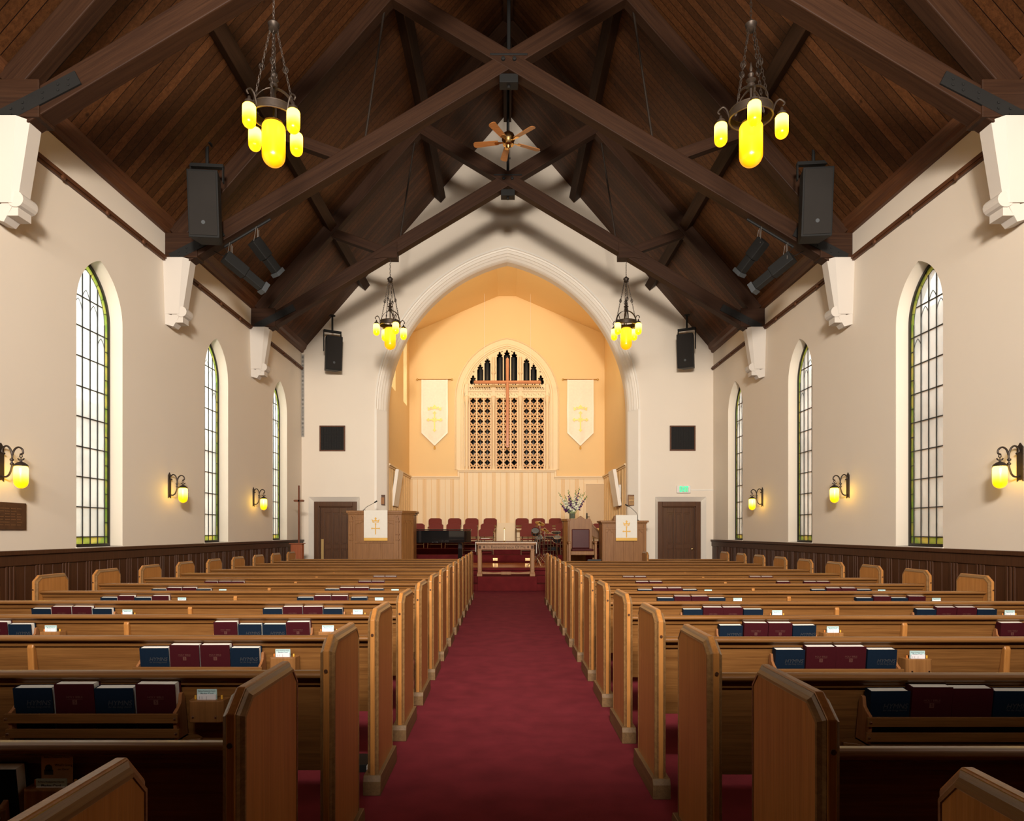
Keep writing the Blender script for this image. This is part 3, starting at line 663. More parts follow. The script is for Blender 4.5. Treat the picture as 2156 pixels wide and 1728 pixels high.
# ------------------------------------------------- chandeliers
def lamp_glass(r,h,n=16):
    p=[(0,0)]+[(r*sin(a*PI/12),r-r*cos(a*PI/12)) for a in range(1,7)]+[(r,h-r*.5)]+[(r*(.5+.5*cos(a*PI/8)),h-r*.5+r*.5*sin(a*PI/8)) for a in range(1,5)]
    return p
def chain(m,p,q,n=None,r=.004):
    p=Vector(p);q=Vector(q); L=(q-p).length; n=max(3,int(L/.045)); d=(q-p)/n
    for i in range(n):
        c=p+d*(i+.5); u=Vector((1,0,0)) if i%2 else Vector((0,1,0)); t_=d.normalized()
        pts=[c+t_*(.030*cos(a*PI/4))+u*(.011*sin(a*PI/4)) for a in range(8)]
        m.tube(pts,r,4,close=True)
def make_chand():
    t=thing('chandelier','x','chandelier')   # origin: bottom of big globe
    MB().lathe(lamp_glass(.122,.47),24).build('glass_globe',LAMPB,t,loc=(0,0,.0))
    m=MB(); R=.215; z=.52
    m.lathe([(R,z),(R+.008,z),(R+.008,z+.085),(R,z+.085),(R,z)],32,caps=False)
    m.tube([(R*1.03*cos(a*PI/16),R*1.03*sin(a*PI/16),z) for a in range(32)],.009,6,close=True); m.tube([(R*1.03*cos(a*PI/16),R*1.03*sin(a*PI/16),z+.085) for a in range(32)],.008,6,close=True)
    ring=m.build('ring_band',IRON,t)
    m=MB()
    for k in range(4):
        a=k*PI/2+PI/4
        pts=[(R*cos(b_)*cos(a),R*cos(b_)*sin(a),z+.085+.24*sin(b_)) for b_ in [j*PI/16 for j in range(9)]]
        for j in range(8): m.beam(pts[j],pts[j+1],.03,.006)
    m.build('crown_straps',IRON,t)
    MB().lathe([(.05,.84),(.03,.86),(.045,.88),(.02,.90),(.055,.93),(.02,.96),(.035,.99),(.012,1.02),(.02,1.05),(0,1.13)],10).lathe([(.10,.475),(.06,.50),(.012,.52),(.012,.84)],14).build('finial',IRON,t)
    for k in range(4):
        a=k*PI/2; ca,sa=cos(a),sin(a); r=.31
        e=MB(); e.tube(smooth([( (R+.0)*ca,(R)*sa,z+.02),((R+.03)*ca,(R+.03)*sa,z+.12),((R+.065)*ca,(R+.065)*sa,z+.16),((r)*ca,r*sa,z+.15),((r+.03)*ca,(r+.03)*sa,z+.115),((r+.01)*ca,(r+.01)*sa,z+.09)]),.009,6)
        arm=e.build('arm',IRON,t)
        MB().lathe([(.05,0),(.045,.03),(.02,.045),(.012,.08),(0,.09)],12).build('lamp_cap',IRON,arm,loc=(r*ca,r*sa,z-.01))
        MB().lathe(lamp_glass(.068,.25),16).build('glass_shade',LAMPS,arm,loc=(r*ca,r*sa,z-.26))
    ch=[]
    for k in range(4):
        a=k*PI/2+PI/4; m=MB(); p=(R*1.0*cos(a),R*1.0*sin(a),z+.09); q=(.035*cos(a),.035*sin(a),1.47)
        chain(m,p,q); m.build('chain',IRON,t)
        m=MB(); c=Vector(p).lerp(Vector(q),.52)
        for j in range(3): 
            M_=Matrix.Rotation(j*PI/3+a,3,'Z'); m.tube([c+M_@Vector((.028*cos(b_*PI/5),0,.036*sin(b_*PI/5))) for b_ in range(10)],.004,4,close=True)
        m.build('rosette',IRON,t)
    MB().lathe([(.012,1.58),(.045,1.55),(.065,1.53),(.05,1.50),(.055,1.47),(.03,1.45),(0,1.45)],12).build('canopy_cap',IRON,t)
    m=MB(); chain(m,(0,0,1.58),(0,0,1.86)); m.tube([(0,0,1.86),(.02,0,1.885),(0,0,1.91),(0,0,1.94)],.006,6); m.build('hanging_chain',IRON,t)
    return t
ch=make_chand(); freeze(ch); used=False
for (x,y,rz,lab) in ((-2.545,7.3,1.01,'amber chandelier at upper left, large and near the camera'),(2.585,7.3,-.24,'amber chandelier at upper right, large and near the camera'),(-2.54,14.65,.55,'far amber chandelier hanging left of the arch'),(2.55,14.65,.80,'far amber chandelier hanging right of the arch')):
    place(ch,used,(x,y,5.32),rz,lab,'iron chandeliers with amber glass'); used=True
# sconces
def make_sconce():
    t=thing('wall_sconce','x','wall lamp')   # origin on wall at plate bottom centre; +x out of wall
    m=MB(); m.prism([(-.045,.0),(-.02,.025),(0,.015),(.02,.025),(.045,0),(.045,.37),(.025,.39),(0,.42),(-.025,.39),(-.045,.37)],0,.012,'x'); m.build('back_plate',IRON,t,bev=.002)
    m=MB(); arc=[(.012,0,.06),(.06,0,.05),(.10,0,.08),(.125,0,.15),(.128,0,.19),(.125,0,.23),(.13,0,.28),(.11,0,.35),(.07,0,.385),(.03,0,.36),(.02,0,.32),(.05,0,.30)]
    m.tube(smooth(arc),.010,6); m.lathe([(0,-.02),(.018,-.01),(.02,0),(.018,.01),(0,.02)],8,Matrix.Translation((.128,0,.19))); m.lathe([(0,-.02),(.018,-.01),(.02,0),(.018,.01),(0,.02)],8,Matrix.Translation((.126,0,.235)))
    m.tube(smooth([(.13,0,.28),(.155,0,.345),(.20,0,.37),(.24,0,.345),(.245,0,.305),(.215,0,.29)]),.010,6); m.build('scroll_arm',IRON,t)
    m=MB(); m.tube([(.225,0,.30),(.21,0,.275),(.225,0,.25),(.24,0,.275)],.006,5,close=True); m.tube([(.19,0,.25),(.20,0,.235),(.225,0,.23),(.25,0,.235),(.26,0,.25)],.007,5)
    m.lathe([(.07,.165),(.068,.175),(.055,.19),(.035,.205),(.012,.215),(.01,.24)],14,Matrix.Translation((.225,0,0))); m.build('lamp_cap',IRON,t)
    MB().lathe(lamp_glass(.068,.245),18).build('glass_shade',LAMPS,t,loc=(.225,0,-.075))
    return t
sc=make_sconce(); freeze(sc); used=False
for i,y in enumerate(TY):
    for s in (-1,1):
        place(sc,used,(s*W,y+.02,1.94),0 if s<0 else PI,'amber glass wall sconce on the %s wall, %s the camera'%('left' if s<0 else 'right',('nearest','second from','farthest from')[i]),'iron wall sconces'); used=True
# ------------------------------------------------- ceiling fan
t=thing('ceiling_fan','five-bladed wooden ceiling fan with brass hub under the ridge','ceiling fan',(0,12.6,8.63))
MB().tube([(0,0,.16),(0,0,3.7)],.022,10).build('down_rod',BLACK,t)
MB().lathe([(0,-.13),(.03,-.12),(.05,-.08),(.10,-.06),(.105,0),(.12,.03),(.12,.09),(.10,.14),(.05,.17),(.03,.2)],20).build('motor_housing',BRASS,t)
for k in range(5):
    a=math.radians(-8+72*k); dx,dy=sin(a),cos(a); ang=math.atan2(dy,dx); M_=Matrix.Rotation(ang,4,'Z')@Matrix.Rotation(.2,4,'X')
    m=MB(); m.prism([(.19,-.05),(.62,-.068),(.65,-.045),(.66,0),(.65,.045),(.62,.068),(.19,.05)],-.005,.005,'z',M_); b1=m.build('blade',BLADE,t)
    m=MB(); m.prism([(.08,-.012),(.15,-.02),(.24,-.04),(.26,0),(.24,.04),(.15,.02),(.08,.012)],-.012,-.006,'z',M_); m.build('blade_bracket',BRASS,b1)
MB().tube([(.03,-.02,-.1),(.03,-.02,-.3)],.003,4).lathe([(0,-.34),(.012,-.33),(.008,-.3),(0,-.3)],6,Matrix.Translation((.03,-.02,0))).build('pull_chain',BLACK,t)
# ------------------------------------------------- loudspeakers
def speaker(loc,rz,w,d,h,pole,lab,tilt,big=True):
    t=thing('loudspeaker',lab,'loudspeaker',loc,rz)
    M_=Matrix.Rotation(tilt,4,'X')
    m=MB(); m.prism([(-w/2,-d/2),(w/2,-d/2),(w/2*.7,d/2),(-w/2*.7,d/2)],-h/2,h/2,'z',M_); m.build('cabinet',BLACK,t,bev=.01)
    m=MB(); m.box(-w/2+.025,w/2-.025,-d/2-.012,-d/2,-h/2+.03,h/2-.03,M_); g=m.build('grille',mat('speaker_grille',(.022,.019,.017),.8,spec=.15),t,bev=.01)
    m=MB(); m.prism(circ(0,-h*.28,.03,10),-d/2-.016,-d/2-.012,'y',M_); m.build('badge',MONIT,g)
    m=MB(); zt=h/2+.12
    m.box(-w/2-.02,w/2+.02,-.04,.04,zt,zt+.05); 
    for s in (-1,1): m.box(*sorted((s*(w/2+.02),s*(w/2+.005))),-.03,.03,.05 if not big else h/2-.1,zt)
    m.build('yoke',BLACK,t)
    MB().tube([(0,0,zt+.05),(0,0,pole)],.025,8).lathe([(.08,pole-.02),(.08,pole)],10).build('pole',BLACK,t)
speaker((-4.60,10.35,6.33),.10,.45,.38,.98,.98,'large black loudspeaker hanging in front of the middle truss, left','-' and .10)
speaker((4.64,10.35,6.36),-.10,.45,.38,1.0,.98,'large black loudspeaker hanging in front of the middle truss, right',.10)
speaker((-4.55,17.65,6.02),.5,.42,.4,.86,1.0,'smaller black loudspeaker hanging left of the arch',.12,False)
speaker((4.66,17.65,6.08),-.5,.42,.4,.86,.95,'smaller black loudspeaker hanging right of the arch',.12,False)
# stage spotlights on a rail below the middle truss
for s in (-1,1):
    side='left' if s<0 else 'right'
    t=thing('lighting_bar','black lighting bar under the %s side of the middle truss'%side,'lighting bar',(0,10.98,0),0,'lighting bars')
    a=Vector((s*4.6,-.0,8.96-.6*4.6-.20)); q=Vector((s*3.85,-.0,8.96-.6*3.85-.20)); MB().tube([a,q],.022,8).build('pipe',BLACK,t)
    MB().tube([a+Vector((s*.25,0,-.02)),a+Vector((s*.05,.05,-.12)),a+Vector((-s*.1,0,-.12)),a],.006,5).build('cable',BLACK,t)
    for j,(u,L_,ax) in enumerate(((.15,.78,-.55),(.72,.62,-.30))):
        c=a.lerp(q,u)+Vector((0,10.98,-.30)); t=thing('stage_spotlight','long black stage spotlight, %s one below the %s lighting bar'%(('lower','upper')[j],side),'spotlight',c,0,'stage spotlights')
        dr=Vector((-s*.55,.55,-.42)).normalized() if j==0 else Vector((-s*.42,.55,-.60)).normalized()
        M_=dr.to_track_quat('X','Z').to_matrix().to_4x4()
        m=MB(); m.box(-.15*L_,.35*L_,-.085,.085,-.09,.09,M_); m.box(.35*L_,.75*L_,-.07,.07,-.07,.07,M_); body=m.build('barrel',BLACK,t,bev=.012)
        m=MB(); m.box(.75*L_,.85*L_,-.085,.085,-.085,.085,M_); m.build('front_frame',MONIT,t)
        m=MB(); m.tube([(0,.0,.0),(0,0,.28)],.006,5).tube([(-.03,.10,0),(-.0,.06,.28)],.005,5).tube([(-.03,-.10,0),(-.0,-.06,.28)],.005,5); m.build('hanger_clamp',mat('worn_steel',(.3,.27,.24),.4,.7),t)
# ------------------------------------------------- front wall fittings
def vent(px0,px1,py0,py1,lab):
    d=YA; x0,x1=wx(px0,d),wx(px1,d); z1,z0=wz(py0,d),wz(py1,d); w=x1-x0; h=z1-z0
    t=thing('wall_vent',lab,'air vent',((x0+x1)/2,YA,z0),0,'square air vents'); f=MB()
    e=.035; f.box(-w/2,-w/2+e,-.03,0,0,h).box(w/2-e,w/2,-.03,0,0,h).box(-w/2+e,w/2-e,-.03,0,0,e).box(-w/2+e,w/2-e,-.03,0,h-e,h); f.build('frame',TRIMW,t)
    MB().box(-w/2+e,w/2-e,-.004,0,e,h-e).build('back_panel',DARK,t); g=MB()
    n=9
    for i in range(1,n): g.box(-w/2+e+(w-2*e)*i/n-.006,-w/2+e+(w-2*e)*i/n+.006,-.022,-.012,e,h-e)
    for i in range(14): g.box(-w/2+e,w/2-e,-.014,-.006,e+(h-2*e)*(i+.5)/14-.004,e+(h-2*e)*(i+.5)/14+.004)
    g.build('grille',BLACK,t)
vent(673,727,896,950,'square black vent high on the wall above the left door'); vent(1410,1464,896,949,'square black vent high on the wall above the right door')
t=thing('exit_sign','white EXIT sign with glowing green letters above the right door','sign',(wx(1438.5,YA),YA,wz(1038,YA)))
MB().box(-.185,.185,-.07,0,0,.20).build('housing',WHITE,t,bev=.012); MB().box(-.12,.12,-.072,-.07,.025,.175).build('face',mat('sign_face',(.45,.50,.42),.5),t)
plate('lettering',None,.006,EXITG,t,loc=(0,-.074,.10),text='EXIT',size=.115,bold=.003).scale=(1,1,1.7)
MB().box(.185,.83,-.015,0,.075,.095).build('conduit',WHITE,t)
def plaque(x0,x1,z0,z1,y,lab,m,slats=False,M=None):
    t=thing('wall_plaque',lab,'plaque',((x0+x1)/2,y,z0)); w=(x1-x0)/2; h=z1-z0
    MB().box(-w,w,-.02,0,0,h).build('plate',m,t,bev=.005)
    g=MB()
    if slats:
        for i in range(4): g.box(-w+.02+i*(2*w-.04)/4+.005,-w+.02+(i+1)*(2*w-.04)/4-.005,-.03,-.02,.03,h-.07)
        g.build('name_strips',OAKZ,t)
    else:
        for i in range(7): g.box(-w*.75,w*.75,-.024,-.02,h*.12+i*h*.11,h*.12+i*h*.11+.008)
        g.build('raised_lettering',BRASS,t)
# small plaques hang on the flat wall beside the arch
plaque(wx(796,YA),wx(811,YA)-.02,wz(1063,YA),wz(1041,YA),YA+.12,'small dark frame with wooden name strips left of the arch',WALN,True)
plaque(wx(1323,YA)+.0,wx(1339,YA)+.0,wz(1064,YA),wz(1041,YA),YA+.10,'small bronze plaque right of the arch',BRONZE)
t=thing('wall_plaque','large bronze memorial plaque on the left wall below the nearest sconce','plaque',(-W,7.36,1.42))
MB().box(0,.025,-.33,.33,0,.30).build('plate',BRONZE,t,bev=.006); g=MB()
for i in range(7):
    for j in range(6): 
        if random.random()<.85: g.box(.025,.028,-.27+j*.09,-.27+j*.09+random.uniform(.05,.08),.05+i*.03,.058+i*.03)
g.build('raised_lettering',mat('worn_bronze',(.25,.13,.06),.4,.6),t)
t=thing('slotted_duct','grey slotted cable duct running up the left corner','cable duct',(-5.46,YA,3.93)); MB().box(-.035,.035,-.03,0,0,2.2).build('channel',mat('duct_grey',(.45,.42,.38),.5),t)
g=MB()
for i in range(60): g.box(-.025,.025,-.034,-.03,.02+i*.036,.035+i*.036)
g.build('slots',DARK,t)
# ------------------------------------------------- pews
def inset(poly,t):
    n=len(poly); out=[]
    A=sum(poly[i][0]*poly[(i+1)%n][1]-poly[(i+1)%n][0]*poly[i][1] for i in range(n)); sg=1 if A>0 else -1
    for i in range(n):
        p0,p1,p2=poly[i-1],poly[i],poly[(i+1)%n]
        d1=Vector((p1[0]-p0[0],p1[1]-p0[1])).normalized(); d2=Vector((p2[0]-p1[0],p2[1]-p1[1])).normalized()
        n1=Vector((-d1.y,d1.x))*sg; n2=Vector((-d2.y,d2.x))*sg; b_=(n1+n2); b_=b_/max(.3,b_.length_squared)*2
        out.append((p1[0]+b_.x*t,p1[1]+b_.y*t))
    return out
OUT=[(0,.0),(.50,.0),(.50,.922),(.44,.984),(.072,.984),(0,.93)]
def end_panel(x,parent):
    # raised moulded edge and flat panel
    e=MB(); e.prism(inset(OUT,.0),x-.012,x+.012,'x'); e.prism(inset(OUT,.030),x-.0275,x+.0275,'x')
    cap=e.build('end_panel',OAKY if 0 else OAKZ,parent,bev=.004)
    # moulded edge ring
    m=MB(); o1=inset(OUT,.002); o2=inset(OUT,.045)
    for s in (-1,1):
        for (ra,xa),(rb,xb) in (((inset(OUT,.004),.011),(inset(OUT,.005),.014)),((inset(OUT,.005),.014),(inset(OUT,.016),.019)),((inset(OUT,.016),.019),(inset(OUT,.024),.029)),((inset(OUT,.024),.029),(inset(OUT,.032),.030)),((inset(OUT,.032),.030),(inset(OUT,.033),.0265))):
            vs=[(x+s*xa,p[0],p[1]) for p in ra]+[(x+s*xb,p[0],p[1]) for p in rb]; n=6
            fs=[(i,i+1,i+1+n,i+n) for i in range(1,5)]+[(5,0,n,5+n)]
            m.add(vs,fs if s>0 else [f[::-1] for f in fs])
    m.build('edge_moulding',OAKY,cap)
    m=MB(); m.prism([(-.018,0),(.52,0),(.52,.075),(.505,.105),(-.002,.105),(-.018,.075)],x-.047,x+.047,'x'); m.build('plinth',OAKD,cap,bev=.004)
    m=MB(); m.prism(circ(x,.85,.0075,10),-.0055,-.003,'y'); m.build('wood_plug',WAIN,cap)
    return cap
def make_pew(hw,racks=(-.94,.94),lab='x',br=True):
    t=thing('pew',lab,'pew'); ex=hw-.028
    for s in (-1,1): end_panel(s*ex,t)
    iw=hw-.056
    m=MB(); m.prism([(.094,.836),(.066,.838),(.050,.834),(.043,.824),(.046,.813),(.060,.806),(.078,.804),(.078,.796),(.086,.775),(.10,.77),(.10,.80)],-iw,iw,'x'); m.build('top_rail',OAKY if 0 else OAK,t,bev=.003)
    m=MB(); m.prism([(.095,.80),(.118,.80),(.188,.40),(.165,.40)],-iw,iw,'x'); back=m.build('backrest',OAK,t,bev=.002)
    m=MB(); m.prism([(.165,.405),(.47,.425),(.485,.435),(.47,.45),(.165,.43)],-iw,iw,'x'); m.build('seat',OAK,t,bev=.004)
    if br:
        m=MB(); m.prism([(.098,.80),(.085,.79),(.075,.77),(.10,.40),(.06,.0),(.17,.0),(.165,.40)],-.017,.017,'x'); m.build('brace',OAKZ,t,bev=.006)
    for rx in racks:
        sh=MB(); sh.prism([(-.005,.553),(.13,.553),(.13,.566),(-.005,.566)],rx-.345,rx+.345,'x')
        for s in (-1,1):
            sh.prism([(s*.33+rx,-.004),(s*.33+rx,.12),(s*.38+rx,.115),(s*.415+rx,.08),(s*.415+rx,.06),(s*.37+rx,.04)][::s],.553,.566,'z')
        rk=sh.build('book_rack',OAK,t,bev=.002)
        for (z0,z1,y) in ((.64,.677,.016),(.578,.614,.026)):
            m=MB(); m.box(rx-.345,rx+.345,y-.006,y+.006,z0,z1); m.build('slat',OAK,rk,bev=.002)
        for s in (-1,1):
            m=MB(); x=rx+s*.328
            m.prism([(.034,.566),(.125,.566),(.10,.72),(.085,.748),(.07,.745),(.064,.71),(.04,.69),(.022,.68),(.022,.64)],x-.007,x+.007,'x'); m.build('side_bracket',wood_b,rk,bev=.002)
            m=MB()
            for zc,yc in ((.658,.009),(.596,.019)): m.lathe([(0,.004),(.005,.003),(.006,0)],8,Matrix.Translation((rx+s*.335,yc,zc))@Matrix.Rotation(PI/2,4,'X'))
            m.build('screw',CHROME,rk)
        cx=rx+.445
        m=MB(); m.prism([(cx-.075,.105),(cx-.07,.045),(cx-.06,.032),(cx+.055,.032),(cx+.068,.045),(cx+.075,.105)],.636,.724,'z'); cb=m.build('card_box',OAKC,t,bev=.004)
        m=MB()
        for s in (-1,1): m.lathe([(0,.004),(.005,.003),(.006,0)],8,Matrix.Translation((cx-.002+s*.045,.031,.66))@Matrix.Rotation(PI/2,4,'X'))
        m.build('screw',CHROME,cb)
    return t
wood_b=wood('rack_bracket_wood',(.22,.085,.03),(.36,.15,.055),'z',.4)
P=.934; D0=3.615; PC=2.64; HW=1.905
def py(n,s): return D0+n*P-(.05 if s>0 else 0)
pew=make_pew(HW); freeze(pew); used=False
for s in (-1,1):
    for n in range(-3,12):
        if s>0 and n==11: continue
        i=n+3; tot='left' if s<0 else 'right'
        lab='golden oak pew %s of the aisle, %s row from the camera'%(tot,ORD[i])
        place(pew,used,(s*PC,py(n,s),0),0,lab,'oak pews facing the chancel'); used=True
sp=make_pew(.855,racks=(-.2,),lab='short oak pew at the front right, near the right door',br=False); sp.location=(3.685,py(11,1)+.05,0); sp['group']='oak pews facing the chancel'
# ------------------------------------------------- books, cards, pencils
def make_book(kind,title):
    w,h,th,m=(.155,.208,.046,NAVY) if kind=='B' else (.158,.224,.050,BURG)
    t=thing('hymnal' if kind=='B' else 'bible','x','book'); c=MB()
    c.box(-w/2,w/2,0,.0035,0,h).box(-w/2,w/2,th-.0035,th,0,h).box(-w/2,-w/2+.0035,.0035,th-.0035,0,h); c.build('cover',m,t)
    MB().box(-w/2+.0035,w/2-.006,.0035,th-.0035,.004,h-.002).build('pages',PAGE,t)
    if title:
        if kind=='B':
            a=plate('title',None,.0006,STAMP_B,t,loc=(.02,-.0004,.146),text='HYMNS',size=.029,shear=.25)
            plate('subtitle',None,.0006,STAMP_B,t,loc=(.02,-.0004,.130),text='for the living church',size=.0115,shear=.3)
        else:
            plate('title',None,.0006,STAMP_R,t,loc=(.0,-.0004,.170),text='HOLY BIBLE',size=.0125)
            g=MB(); g.box(-.032,.032,-.0006,0,.161,.1619).box(-.009,.009,-.0006,0,.140,.159); g.build('emblem',STAMP_R,t)
            g=plate('emblem_letters',None,.0006,BURG,t,loc=(.0,-.0010,.150),text='S',size=.018)
    freeze(t); return t
protos={('B',1):[make_book('B',1),False],('R',1):[make_book('R',1),False],('B',0):[make_book('B',0),False],('R',0):[make_book('R',0),False]}
seq={-1:{-1:('BRBR',None),0:('BRRB',None),1:('RBBR','..RB'),2:('BRRB','BRRB'),3:('BRRB','BRBR'),4:('BRRB','BRRB'),5:('.RR.','.RRR'),6:('.RR.',None)},
      1:{-1:('BRUB',None),0:('BRRB',None),1:('BRRB','RB..'),2:('BRRB','BRRB'),3:('BRRB','BRBR'),4:('BRRB','BRRB'),5:('.RR.','R.RR'),6:('.RR.','RR..')}}
seq[-1][-2]=('...B',None)
POS=['leftmost','second from left','third from left','rightmost']
def book(kind,x,y,z,lab,grp,rev=False,title=1):
    pr=protos[(kind,title)]; o=place(pr[0],pr[1],(x,y,z),0,lab,grp,rx=.11+random.uniform(0,.02)); pr[1]=True
    o.rotation_euler.y=random.uniform(-.008,.008)
    if rev: o.rotation_euler=(-.12,0,PI); o.location.y+=.05
for s in (-1,1):
    for n,(ga,gb) in seq[s].items():
        for g,st in ((0,ga),(1,gb)):
            if not st: continue
            # group nearest the aisle first
            rc=PC*s+(.94 if (s<0)==(g==0) else -.94)
            gap=.022 if (s<0 and n==3 and g==0) else 0
            for i,c in enumerate(st):
                if c=='.': continue
                kind='B' if c=='B' else 'R'
                nm='navy hymnal' if kind=='B' else 'burgundy bible'
                lab='%s, %s in the %s rack, %s pew from camera, %s of aisle'%(nm,POS[i],'inner' if g==0 else 'outer',ORD[n+3],'left' if s<0 else 'right')
                x=rc+(i-1.5)*.163+random.uniform(-.003,.003)+(gap if i==3 else 0)-(.01 if gap else 0)+(.04 if n==-2 else 0)
                book(kind,x,py(n,s)+.058,.568,lab,'%ss in the pew racks'%nm,rev=(c=='U'),title=1 if (n<=2 and c!='U' and n>-2) else 0)
for i in range(3): book('R',3.685-.2+(i-1)*.163,py(11,1)+.05+.058,.568,'burgundy bible, %s in the rack of the short front pew'%('leftmost','middle','rightmost')[i],'burgundy bibles in the pew racks',title=0)
def make_card():
    t=thing('offering_card','x','card'); MB().box(-.04,.04,0,.004,0,.085).build('blue_card',CARD,t); MB().box(-.036,.038,-.006,-.001,0,.066).build('white_card',CARDW,t)
    plate('print',None,.0004,INK,t,loc=(0,-.0004,.078),text='Bethany Presbyterian Church',size=.0058); plate('heading',None,.0004,INK,t,loc=(0,-.0004,.067),text='Pledge Card',size=.0105,bold=.0002)
    g=MB()
    for x,z0,z1 in ((-.028,.035,.05),(-.018,.035,.05),(.0,.032,.05),(.018,.03,.036)): g.box(x,x+.0009,-.0066,-.006,z0+.012,z1+.008)
    g.build('form_marks',INK,t); freeze(t); return t
cdp=make_card(); cu_=False
pn=thing('pencil','x','pencil'); MB().lathe([(.0042,0),(.0042,.10),(.0035,.101),(.0,.101)],6).build('shaft',PENC,pn); freeze(pn)
pn2=thing('pencil','x','pencil'); MB().lathe([(.0042,0),(.0042,.10),(.0035,.101),(.0,.101)],6).build('shaft',PENO,pn2); freeze(pn2); pu=[False,False]
for s in (-1,1):
    for n in range(-2,5):
        for g in (0,1):
            if n==-2 and (s>0 or g==1): continue
            if n in(-1,0) and g==1: continue
            if n==1 and s>0 and g==1: continue
            if n==-1 and s>0: continue
            rc=PC*s+(.94 if (s<0)==(g==0) else -.94)+.445
            lo='%s rack, %s pew from camera, %s of aisle'%('inner' if g==0 else 'outer',ORD[n+3],'left' if s<0 else 'right')
            zt=.680 if n<3 else .688
            place(cdp,cu_,(rc-.003,py(n,s)+(.06 if n>-2 else .055),zt-(.02 if n==-2 else 0)),0,'pale blue and white cards beside the '+lo,'cards in the pew card boxes',rx=.05); cu_=True
            if n<=3:
                for q in (-1,1):
                    k=0 if (q>0 or n==-1) else 1
                    place((pn,pn2)[k],pu[k],(rc+q*.053,py(n,s)+.07,.638),0,'%s pencil %s of the cards, %s'%(('yellow','orange')[k],'left' if q<0 else 'right',lo.replace(' from camera','')),'pencils in the card boxes',rx=.04); pu[k]=True
rc=-PC+.94+.445
t=thing('leaflet','tan leaflet behind the cards in the shadow at lower left','leaflet',(rc-.005,py(-2,-1)+.078,.675))
MB().box(-.042,.042,0,.002,0,.125).build('sheet',CARDT,t); plate('heading',None,.0004,INK,t,loc=(0,-.0004,.119),text='Bethany Presbyterian Church',size=.0058)
plate('question',None,.0004,INK,t,loc=(.018,-.0004,.098),text="What's Going",size=.0085); plate('question',None,.0004,INK,t,loc=(.018,-.0004,.087),text="on Here?",size=.0085)
g=MB(); g.prism(circ(-.022,.09,.010,9),-.0004,0,'y').box(-.034,-.010,-.0004,0,.072,.086); g.build('picture',INK,t)
t=thing('fallen_book','dark book lying under the third pew at left','book',(wx(768,4.0),4.05,0)); MB().box(-.16,.02,-.1,.1,.0,.045).build('cover',BLACK,t,bev=.002); MB().box(-.155,.024,-.095,.095,.008,.037).build('pages',PAGE,t)
# ------------------------------------------------- communion table
TX=wx(1065.5,16.2)
t=thing('communion_table','carved oak communion table with an inscription on its front','table',(TX,16.25,.345))
H_=.80; hw=.685
MB().box(-hw-.02,hw+.02,-.26,.26,H_-.05,H_).build('tabletop',OAKC,t,bev=.008)
m=MB(); m.box(-hw+.02,hw-.02,-.21,-.18,H_-.17,H_-.05).box(-hw+.02,hw-.02,.18,.21,H_-.17,H_-.05).box(-hw+.02,-hw+.05,-.18,.18,H_-.17,H_-.05).box(hw-.05,hw-.02,-.18,.18,H_-.17,H_-.05); ap=m.build('apron',OAKC,t,bev=.004)
plate('inscription',None,.004,mat('carved_shadow',(.05,.022,.01),.8),ap,loc=(0,-.213,H_-.112),text='In Remembrance Of Me',size=.094)
m=MB()
for s in (-1,1):
    m.prism([(s*.52,H_-.145),(s*.52+.028,H_-.11),(s*.52,H_-.075),(s*.52-.028,H_-.11)],-.213,-.209,'y'); m.prism(rect(s*.62-.03,s*.62+.03,H_-.145,H_-.075),-.214,-.209,'y')
m.build('carved_diamonds',mat('carved_shadow2',(.07,.03,.015),.8),ap)
for sx in (-1,1):
    for sy in (-1,1):
        m=MB(); x=sx*(hw-.06); y=sy*.17; m.box(x-.045,x+.045,y-.04,y+.04,.09,H_-.17).box(x-.032,x+.032,y-.046,y+.046,.15,H_-.22).box(x-.062,x+.062,y-.055,y+.055,.0,.07).box(x-.052,x+.052,y-.048,y+.048,.07,.10).box(x-.052,x+.052,y-.046,y+.046,H_-.19,H_-.17)
        m.build('leg',OAKC,t,bev=.005)
MB().prism([(-hw+.1,.04),(hw-.1,.04),(hw-.1,.10),(.3,.08),(0,.09),(-.3,.08),(-hw+.1,.10)],-.025,.025,'y').box(-.12,.12,-.03,.03,.03,.095).build('stretcher',OAKC,t,bev=.004)
o=MB(); o.box(-.715,.715,-.22,.22,H_,H_+.006).box(-.722,-.714,-.22,.22,H_-.22,H_+.006).box(.714,.722,-.22,.22,H_-.26,H_+.006)
o=o.build('altar_cloth',CLOTH,loc=(TX,16.25,.345+.001)); tag(o,'white runner cloth draped over the ends of the communion table','tablecloth')
t=thing('altar_candle','tall white candle on a brass base on the communion table','candle',(wx(1062,16.2),16.2,.345+H_+.0075)); MB().lathe([(.035,0),(.03,.01),(.018,.02),(.022,.035)],14).build('candle_base',BRASS,t); MB().lathe([(.0145,.035),(.0145,.30),(.0,.30)],12).build('wax',CANDLE,t); MB().lathe([(.0155,.30),(.0155,.325),(.005,.34),(0,.35)],10).build('brass_follower',BRASS,t)
t=thing('open_book','open book lying on a chair seat behind the table at left','book',(wx(1022,20.3),20.38,.72+.465)); MB().box(-.13,.13,-.09,.09,0,.015).build('pages',PAGE,t)
